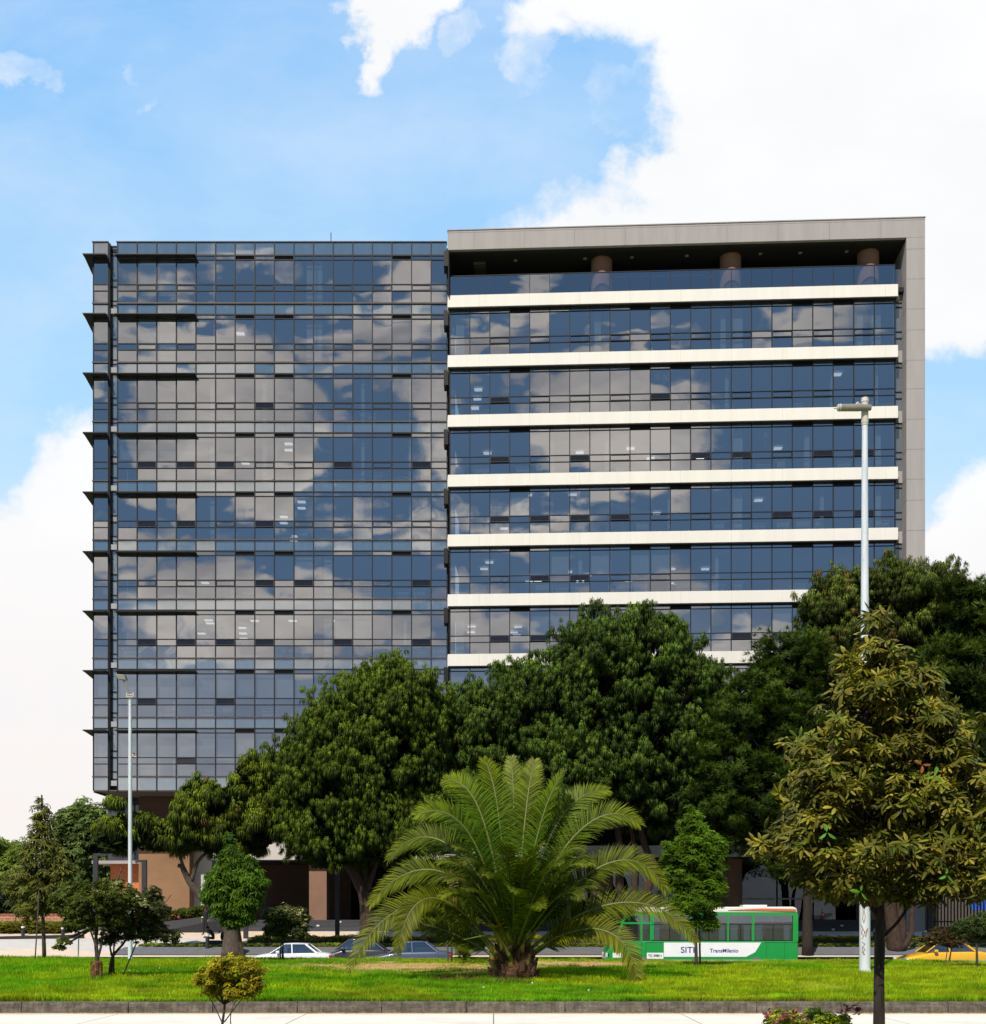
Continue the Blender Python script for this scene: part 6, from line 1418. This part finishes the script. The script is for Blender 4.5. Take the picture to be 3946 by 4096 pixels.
def text(parent, s, size, loc, mat, shear=0.0, name='lettering', xs=1.0):
    c = bpy.data.curves.new(name, 'FONT'); c.body = s; c.size = size; c.extrude = .004; c.shear = shear; c.align_x = 'CENTER'; c.align_y = 'CENTER'; c.offset = .004
    o = bpy.data.objects.new(name, c); COL.objects.link(o); dg = bpy.context.evaluated_depsgraph_get(); me = bpy.data.meshes.new_from_object(o.evaluated_get(dg)); bpy.data.objects.remove(o)
    o = bpy.data.objects.new(name, me); COL.objects.link(o); me.materials.clear(); me.materials.append(M[mat]); o.parent = parent; o.location = loc; o.rotation_euler = (R(90), 0, 0); o.scale = (xs, 1, 1); return o
def bus():
    Lb, Wd, H = 9.6, 2.2, 3.22; D = 60.9; x0 = px(2424, D - 1.1)
    root = thing('city_bus', 'green city bus with cream and orange roof and white side panel behind the young tree', 'bus', (x0 + Lb / 2, D, RZ))
    h2 = Lb / 2; hw = Wd / 2
    # body shell: side profile with raked nose, wall below belt, pillars above
    belt, top = 1.52, 2.92
    prof = [(-h2, .38), (h2, .38), (h2, belt), (-h2 + .42, belt), (-h2 + .22, 1.25), (-h2 + .05, .95)]
    def side_poly(poly, y0, y1): return MB().extrude_y(poly, y0, y1)
    side_poly(prof, -hw, hw).build('body', 'p_green', root, bevel=.07)
    # waist-to-roof frame
    roof = MB().extrude_y([(-h2 + .95, top), (h2 - .02, top), (h2 - .06, H - .08), (h2 - .25, H), (-h2 + 1.6, H - .02), (-h2 + 1.0, H - .16), (-h2 + .75, top + .02)], -hw + .03, hw - .03).build('roof', 'p_cream', root, bevel=.08)
    MB().extrude_y([(1.3, H - .17), (h2 - .12, H - .22), (h2 - .1, H - .12), (3.0, H - .09)], -hw - .012, -hw + .05).build('roof_stripe', 'p_orange', root)
    MB().box(-h2 + .8, h2 - .02, -hw + .005, hw - .005, top - .14, top - .002).build('cant_rail', 'p_green', root)
    # pillars
    for (xa, w) in [(-h2 + 1.78, .10), (-h2 + 2.30, .20), (-h2 + 4.2, .09), (-h2 + 6.1, .09), (-h2 + 7.35, .14), (h2 - .13, .26)]:
        MB().box(xa - w / 2, xa + w / 2, -hw + .003, hw - .003, belt - .02, top - .13).build('pillar', 'p_green', root)
    MB().extrude_y([(-h2 + .42, belt - .02), (-h2 + .56, belt - .02), (-h2 + 1.06, top - .1), (-h2 + .92, top - .1)], -hw + .003, -hw + .08).extrude_y([(-h2 + .42, belt - .02), (-h2 + .56, belt - .02), (-h2 + 1.06, top - .1), (-h2 + .92, top - .1)], hw - .08, hw - .003).build('windscreen_pillar', 'p_green', root)
    MB().box(-h2 + .75, -h2 + 2.25, -hw + .001, -hw + .05, 2.35, 2.45).build('drip_rail', 'p_green', root)
    MB().add([(-h2 + .44, -hw + .1, belt), (-h2 + .44, hw - .1, belt), (-h2 + .92, hw - .1, top - .1), (-h2 + .92, -hw + .1, top - .1)], [(0, 1, 2, 3)]).build('windscreen', 'car_glass', root)
    xs = [-h2 + .62, -h2 + 2.2, -h2 + 4.2, -h2 + 6.1, -h2 + 7.35, h2 - .26]
    for i in range(5):
        a, b = xs[i] + .04, xs[i + 1] - .04
        w = MB().quad((a, -hw + .02, belt), (b, -hw + .02, belt), (b, -hw + .02, top - .13), (a, -hw + .02, top - .13)).quad((a, hw - .02, belt), (b, hw - .02, belt), (b, hw - .02, top - .13), (a, hw - .02, top - .13)).build('window', 'car_glass', root)
        if i: MB().box(a, b, -hw - .002, -hw + .015, 2.30, 2.335).box(a, b, -hw - .002, -hw + .015, belt, belt + .03).box((a + b) / 2 - .02, (a + b) / 2 + .02, -hw - .001, -hw + .015, belt + .03, 2.30).build('window_bar', 'trimblack', w)
        if i:
            MB().box(a + .1, a + .45, -hw + .1, -hw + .13, belt, 2.3).box(b - .40, b - .1, -hw + .1, -hw + .13, belt, 2.3).build('curtain', 'curtain', root)
    for k in range(6):
        xx = -h2 + 2.6 + k * 1.12; MB().box(xx, xx + .12, -.95, -.15, .5, 1.72).box(xx, xx + .12, .2, .95, .5, 1.72).box(xx, xx + .5, -.95, .95, .5, .9).build('seat', 'cloth_jeans', root)
    MB().box(-h2 + .5, h2 - .1, -hw + .06, hw - .06, belt - .2, belt - .12).build('floor', 'trimblack', root)
    MB().box(-1.2, -.75, hw - .3, hw - .1, belt, top - .15).box(1.6, 2.3, hw - .3, hw - .1, belt, top - .15).build('partition', 'trimblack', root)
    # driver door, lamps, bumper
    MB().box(-h2 + .95, -h2 + 1.72, -hw - .008, -hw + .03, .55, 1.50).build('door', 'p_green', root, bevel=.01)
    MB().box(-h2 + 1.15, -h2 + 1.62, -hw - .010, -hw + .02, 1.55, 2.30).build('door_glass', 'void', root)
    for s in (-1, 1):
        MB().box(-h2 + .0, -h2 + .2, s * .95 - .15, s * .95 + .15, .70, .92).build('headlight', 'chrome', root, bevel=.03)
        MB().box(h2 - .03, h2 + .02, s * .9 - .09, s * .9 + .09, .9, 1.25).build('tail_light', 'red_lens', root)
        wheel(root, -h2 + 1.9, s * (hw - .14), .44, .26, s); wheel(root, h2 - 2.1, s * (hw - .14), .44, .26, s)
        MB().box(-h2 + .2, -h2 + .32, s * (hw + .12) - .06, s * (hw + .12) + .06, 1.75, 2.15).box(-h2 + .28, -h2 + .5, s * hw - .03, s * (hw + .15) + .0 if s > 0 else s * hw + .03, 2.12, 2.16).build('mirror', 'trimblack', root)
    MB().box(-h2 - .06, -h2 + .5, -hw - .02, hw + .02, .32, .55).build('bumper', 'p_green', root, bevel=.05)
    # livery
    y = -hw - .012
    MB().add([(-h2 + 2.9, y, .72), (-h2 + 7.0, y, .72), (-h2 + 7.45, y, .95), (-h2 + 7.75, y, 1.43), (-h2 + 2.9, y, 1.43)], [(0, 1, 2, 3, 4)]).build('side_panel', 'p_panel', root)
    MB().box(-h2 + 2.05, -h2 + 2.88, y - .002, y + .012, .62, .92).build('number_panel', 'p_panel', root)
    MB().box(-h2 + .35, -h2 + .9, y - .002, y + .012, .68, .92).build('front_panel', 'p_panel', root)
    text(root, 'SITP', .42, (-h2 + 4.15, y - .006, 1.05), 'blue_ink', xs=1.1)
    text(root, 'TransMilenio', .27, (-h2 + 5.9, y - .006, 1.02), 'blue_ink')
    text(root, 'TC 09861', .17, (-h2 + 2.46, y - .008, .77), 'dark_ink')
    sm = MB()
    for xx in (-h2 + 1.78, -h2 + 2.0, -h2 + 8.0, -h2 + 8.9): sm.box(xx, xx + .012, y - .002, y + .012, .42, belt - .02)
    sm.box(-h2 + 2.0, -h2 + 2.9, y - .002, y + .012, 1.44, 1.455).box(-h2 + 7.9, h2 - .02, y - .002, y + .012, 1.44, 1.455)
    sm.build('panel_seam', 'dark_ink', root)
    MB().box(-1.6, -.9, -.35, .35, H - .005, H + .07).build('roof_hatch', 'p_cream', root, bevel=.02)
    MB().box(2.2, 3.4, -.45, .45, H - .005, H + .10).build('roof_vent', 'p_cream', root, bevel=.02)
    MB().box(-h2 + 4.0, h2 - .1, y - .001, y + .012, .50, .515).build('skirt_line', 'joint', root)
    return root
bus()

# ------------------------------------------------------------------ people
def person(label, loc, joints, edges, clothing, hairpos=None, rz=0.0, extra=None):
    """joints: name -> (x, y, z, r); one skinned surface; clothing: list of (material, test(x, y, z))"""
    names = list(joints); me = bpy.data.meshes.new('person'); me.from_pydata([joints[n][:3] for n in names], [(names.index(a), names.index(b)) for a, b in edges], [])
    o = bpy.data.objects.new('person', me); COL.objects.link(o)
    sk = o.modifiers.new('skin', 'SKIN'); sk.use_smooth_shade = True
    for i, n in enumerate(names):
        rv = joints[n][3]; rv = rv if isinstance(rv, tuple) else (rv, rv)
        me.skin_vertices[0].data[i].radius = rv; me.skin_vertices[0].data[i].use_root = (i == 0)
    sb = o.modifiers.new('sub', 'SUBSURF'); sb.levels = 2; sb.render_levels = 2
    dg = bpy.context.evaluated_depsgraph_get(); dg.update(); m2 = bpy.data.meshes.new_from_object(o.evaluated_get(dg)); bpy.data.objects.remove(o)
    o = bpy.data.objects.new('person', m2); COL.objects.link(o); m2.materials.clear(); m2.materials.append(M['skin'])
    for mt, _ in clothing: m2.materials.append(M[mt])
    for p in m2.polygons:
        p.use_smooth = True; p.material_index = 0
        for i, (_, tst) in enumerate(clothing):
            if tst(*p.center): p.material_index = i + 1
    o.location = loc; o.rotation_euler = (0, 0, rz); tag(o, label, 'person')
    hx, hy, hz = joints['head'][:3]
    h = MB(); bm = bmesh.new(); bmesh.ops.create_uvsphere(bm, u_segments=14, v_segments=8, radius=.112)
    for v in bm.verts: v.co.y = v.co.y * 1.05 + .018; v.co.z = v.co.z * .95 + .035
    bmesh.ops.delete(bm, geom=[v for v in bm.verts if v.co.z < -.01 or (v.co.y < -.06 and v.co.z < .06)], context='VERTS')
    hm = bpy.data.meshes.new('hair'); bm.to_mesh(hm); bm.free(); hm.materials.append(M['hair']); ho = bpy.data.objects.new('hair', hm); COL.objects.link(ho); ho.parent = o; ho.location = (hx, hy, hz)
    f = MB().tube([(hx, hy - .098, hz + .01), (hx, hy - .128, hz - .02), (hx, hy - .10, hz - .03)], [.010, .014, .008], 6); f.build('nose', 'skin', o, smooth=True)
    for s in (-1, 1): MB().tube([(hx + s * .035, hy - .104, hz + .012), (hx + s * .035, hy - .110, hz + .012)], .011, 8).build('eye', 'void', o)
    MB().box(hx - .025, hx + .025, hy - .108, hy - .098, hz - .058, hz - .05).build('mouth', 'red_lens', o)
    if extra: extra(o)
    return o
def hand(J, E, wrist, d, side, pre):
    """five short curled fingers rooted in the palm"""
    d = Vector(d).normalized(); w = Vector(J[wrist][:3]); s = d.cross(Vector((0, 1, 0))).normalized() * side
    palm = w + d * .07; J[pre + 'palm'] = (*palm, .030); E.append((wrist, pre + 'palm'))
    for i, L_ in enumerate((.06, .075, .07, .055)):
        r0 = palm + d * .025 + Vector((0, 1, 0)) * (i - 1.5) * .018; r1 = r0 + d * L_ * .6; r2 = r1 + d * L_ * .3 + s * .025
        J[f'{pre}f{i}a'] = (*r1, .010); J[f'{pre}f{i}b'] = (*r2, .008); E += [(pre + 'palm', f'{pre}f{i}a'), (f'{pre}f{i}a', f'{pre}f{i}b')]
    t = palm - Vector((0, 1, 0)) * .045 + d * .01; J[pre + 't'] = (*t, .011); E.append((pre + 'palm', pre + 't'))
def stander():
    J = {'pelvis': (0, 0, .98, (.15, .11)), 'waist': (0, 0, 1.10, (.14, .10)), 'chest': (0, 0, 1.32, (.18, .12)), 'neck0': (0, 0, 1.47, (.09, .07)), 'neck': (0, -.01, 1.54, .055), 'head': (0, -.02, 1.64, (.078, .095)), 'crown': (0, -.01, 1.71, .07),
         'hipL': (-.09, 0, .90, .095), 'kneeL': (-.12, -.04, .50, .062), 'ankL': (-.17, .02, .08, .042), 'toeL': (-.20, -.14, .03, .035), 'hipR': (.09, 0, .90, .095), 'kneeR': (.12, -.03, .50, .062), 'ankR': (.14, .03, .08, .042), 'toeR': (.15, -.14, .03, .035),
         'shL': (-.19, 0, 1.43, .062), 'elL': (-.26, .03, 1.16, .045), 'wrL': (-.24, -.06, .92, .030), 'shR': (.19, 0, 1.43, .062), 'elR': (.28, .03, 1.17, .045), 'wrR': (.25, -.08, .94, .030)}
    E = [('pelvis', 'waist'), ('waist', 'chest'), ('chest', 'neck0'), ('neck0', 'neck'), ('neck', 'head'), ('head', 'crown'), ('pelvis', 'hipL'), ('hipL', 'kneeL'), ('kneeL', 'ankL'), ('ankL', 'toeL'), ('pelvis', 'hipR'), ('hipR', 'kneeR'), ('kneeR', 'ankR'), ('ankR', 'toeR'),
         ('neck0', 'shL'), ('shL', 'elL'), ('elL', 'wrL'), ('neck0', 'shR'), ('shR', 'elR'), ('elR', 'wrR')]
    hand(J, E, 'wrL', (0.02, -.1, -1), 1, 'L'); hand(J, E, 'wrR', (-.02, -.1, -1), -1, 'R'); return J, E
J, E = stander()
x, y = px(823, 75), 75.0
def band(o):
    MB().tube([(-.255, .012, 1.14), (-.25, -.005, 1.06)], [.062, .058], 14).build('arm_band', 'neon', o)
    MB().tube([(0, -.02, 1.68), (0, -.02, 1.76)], [.105, .10], 16).add([(-.08, -.10, 1.685), (.08, -.10, 1.685), (.06, -.19, 1.675), (-.06, -.19, 1.675)], [(0, 1, 2, 3)]).build('cap', 'cloth_black', o)
person('person standing in a black uniform with neon green arm band by the ramp wall', (x, y, plz(y) + .0), J, E, [('cloth_black', lambda x, y, z: (z > .96 and z < 1.52 and not (abs(x) > .2 and z < .98)) or z < .98 and abs(x) < .22 or z < .9 and abs(x) < .3 and z < .8)], rz=R(-25), extra=band)
# seated, bent forward, on a low block
J = {'pelvis': (0, 0, .52, (.15, .12)), 'waist': (0, -.06, .64, (.14, .11)), 'chest': (0, -.20, .84, (.18, .13)), 'neck0': (0, -.30, .95, (.09, .07)), 'neck': (0, -.36, 1.00, .055), 'head': (0, -.42, 1.05, (.078, .095)), 'crown': (0, -.43, 1.12, .07),
     'hipL': (-.10, -.06, .50, .095), 'kneeL': (-.16, -.46, .50, .062), 'ankL': (-.17, -.42, .10, .042), 'toeL': (-.19, -.56, .04, .035), 'hipR': (.10, -.06, .50, .095), 'kneeR': (.16, -.46, .50, .062), 'ankR': (.15, -.44, .10, .042), 'toeR': (.16, -.58, .04, .035),
     'shL': (-.18, -.24, .92, .062), 'elL': (-.24, -.34, .68, .045), 'wrL': (-.12, -.50, .60, .030), 'shR': (.18, -.24, .92, .062), 'elR': (.24, -.34, .68, .045), 'wrR': (.12, -.52, .60, .030)}
E = [('pelvis', 'waist'), ('waist', 'chest'), ('chest', 'neck0'), ('neck0', 'neck'), ('neck', 'head'), ('head', 'crown'), ('pelvis', 'hipL'), ('hipL', 'kneeL'), ('kneeL', 'ankL'), ('ankL', 'toeL'), ('pelvis', 'hipR'), ('hipR', 'kneeR'), ('kneeR', 'ankR'), ('ankR', 'toeR'), ('neck0', 'shL'), ('shL', 'elL'), ('elL', 'wrL'), ('neck0', 'shR'), ('shR', 'elR'), ('elR', 'wrR')]
SJ, SE = dict(J), list(E)
hand(J, E, 'wrL', (.3, -.5, -.6), 1, 'L'); hand(J, E, 'wrR', (-.3, -.5, -.6), -1, 'R')
x, y = px(862, 69.2), 69.0; g = .80
o = MB().box(-.35, 1.1, -.22, .22, -.25, .36).build('stone_seat', 'steps', bevel=.02); o.location = (x - .1, y, g); tag(o, 'low granite seat block under the sitting man', 'bench')
person('person in a brown jacket and dark trousers sitting bent forward on the granite block', (x, y, g), J, E, [('cloth_brown', lambda x, y, z: z > .58 and z < .98 and not (z < .66 and y < -.46)), ('cloth_jeans', lambda x, y, z: z <= .58 and not (y < -.46 and z > .52 and abs(x) < .12)), ('cloth_black', lambda x, y, z: z < .09)], rz=R(-80))
o = MB().tube([(0, 0, .02), (0, .02, .2), (0, 0, .42), (0, 0, .5)], [.16, .22, .17, .05], 12, wob=.1).build('backpack', 'cloth_black', smooth=True); o.location = (x + .52, y + .05, g + .36); tag(o, 'black backpack beside the sitting man', 'bag')
# driver in the black car
J, E = dict(SJ), list(SE)
J.update({'waist': (0, 0, .66, (.14, .11)), 'chest': (0, 0, .86, (.18, .12)), 'neck0': (0, -.01, .99, (.09, .07)), 'neck': (0, -.03, 1.05, .055), 'head': (0, -.05, 1.13, (.078, .095)), 'crown': (0, -.04, 1.20, .07), 'shL': (-.19, 0, .95, .062), 'elL': (-.26, -.18, .78, .045), 'wrL': (-.14, -.40, .86, .030), 'shR': (.19, 0, .95, .062), 'elR': (.26, -.18, .78, .045), 'wrR': (.14, -.40, .86, .030)})
hand(J, E, 'wrL', (.2, -.8, .1), 1, 'L'); hand(J, E, 'wrR', (-.2, -.8, .1), -1, 'R')
person('person in a blue shirt driving the black hatchback', (px(1390, 60.3) + .1, 62.3, RZ + .10), J, E, [('cloth_blue', lambda x, y, z: z > .60 and z < 1.02 and y > -.36), ('cloth_jeans', lambda x, y, z: z <= .60)], rz=R(-90))
# scraps of litter on the lawn
for i, (u, v) in enumerate([(573, 3879), (1931, 3953), (2127, 3936), (2352, 3965), (633, 3877), (270, 3990)]):
    d = 40.0
    for _ in range(20): xx = (u - CX_) * d / F_; d = (EYE - zg(xx, d) - .05) * F_ / (v - HV_)
    o = MB().add([(0, 0, 0), (.05, .02, .005), (.06, .05, .03), (.01, .04, .03), (.03, .02, .045)], [(0, 1, 4), (1, 2, 4), (2, 3, 4), (3, 0, 4), (0, 3, 2, 1)]).build('litter_scrap', 'white' if i < 5 else 'p_yellow'); o.location = (xx, d, zg(xx, d) + .06)
    tag(o, 'crumpled white scrap of paper lying on the grass' if i < 5 else 'small yellow scrap lying on the grass near the kerb at left', 'litter', 'paper scraps on the lawn' if i < 5 else None)

# dry leaves gathered along the kerb and under the trees
def leaf_litter():
    r = np.random.default_rng(12); P_ = []
    for cx_, sp, k in [(-15.5, .7, 60), (-9.5, .5, 40), (-4, 1.2, 50), (3, .6, 30), (5.5, .8, 60), (9, .4, 40), (11.5, .8, 60), (-20, 1.5, 40)]:
        P_.append(np.stack([cx_ + r.normal(size=k) * sp, 29.07 - np.abs(r.normal(size=k)) * .08, np.full(k, .012)], 1))
    for (u, d, k, sp) in [(2850, 47, 120, 1.0), (3850, 48, 90, 1.0), (1780, 36, 60, .8), (2030, 38.2, 60, .8), (2500, 42, 60, 3), (700, 42, 60, 3), (3200, 45, 120, 4), (1400, 48, 120, 4), (3000, 50, 90, 3)]:
        x = (u - CX_) * d / F_ + r.normal(size=k) * sp; y = np.clip(d + r.normal(size=k) * sp * .8, 29.6, 54); P_.append(np.stack([x, y, lawn_z(x, y) + .05], 1))
    P_ = np.concatenate(P_); k = len(P_); T = leaf_tpl(2, 7, .5, .1)
    V, Fs, C = instance(T[0], T[1], T[2], P_, rotm(r.random(k) * 6, r.random(k) * .6, r.random(k) * 6), .045 * (.7 + .8 * r.random(k)), np.array([.42, .26, .10])[None] * r.uniform(.4, 1.3, k)[:, None], None)
    o = np_mesh('leaf_litter', V, Fs, C, 'leaf'); tag(o, 'dry fallen leaves scattered over the lawn and gathered along the kerb', 'fallen leaves', kind='stuff')
leaf_litter()
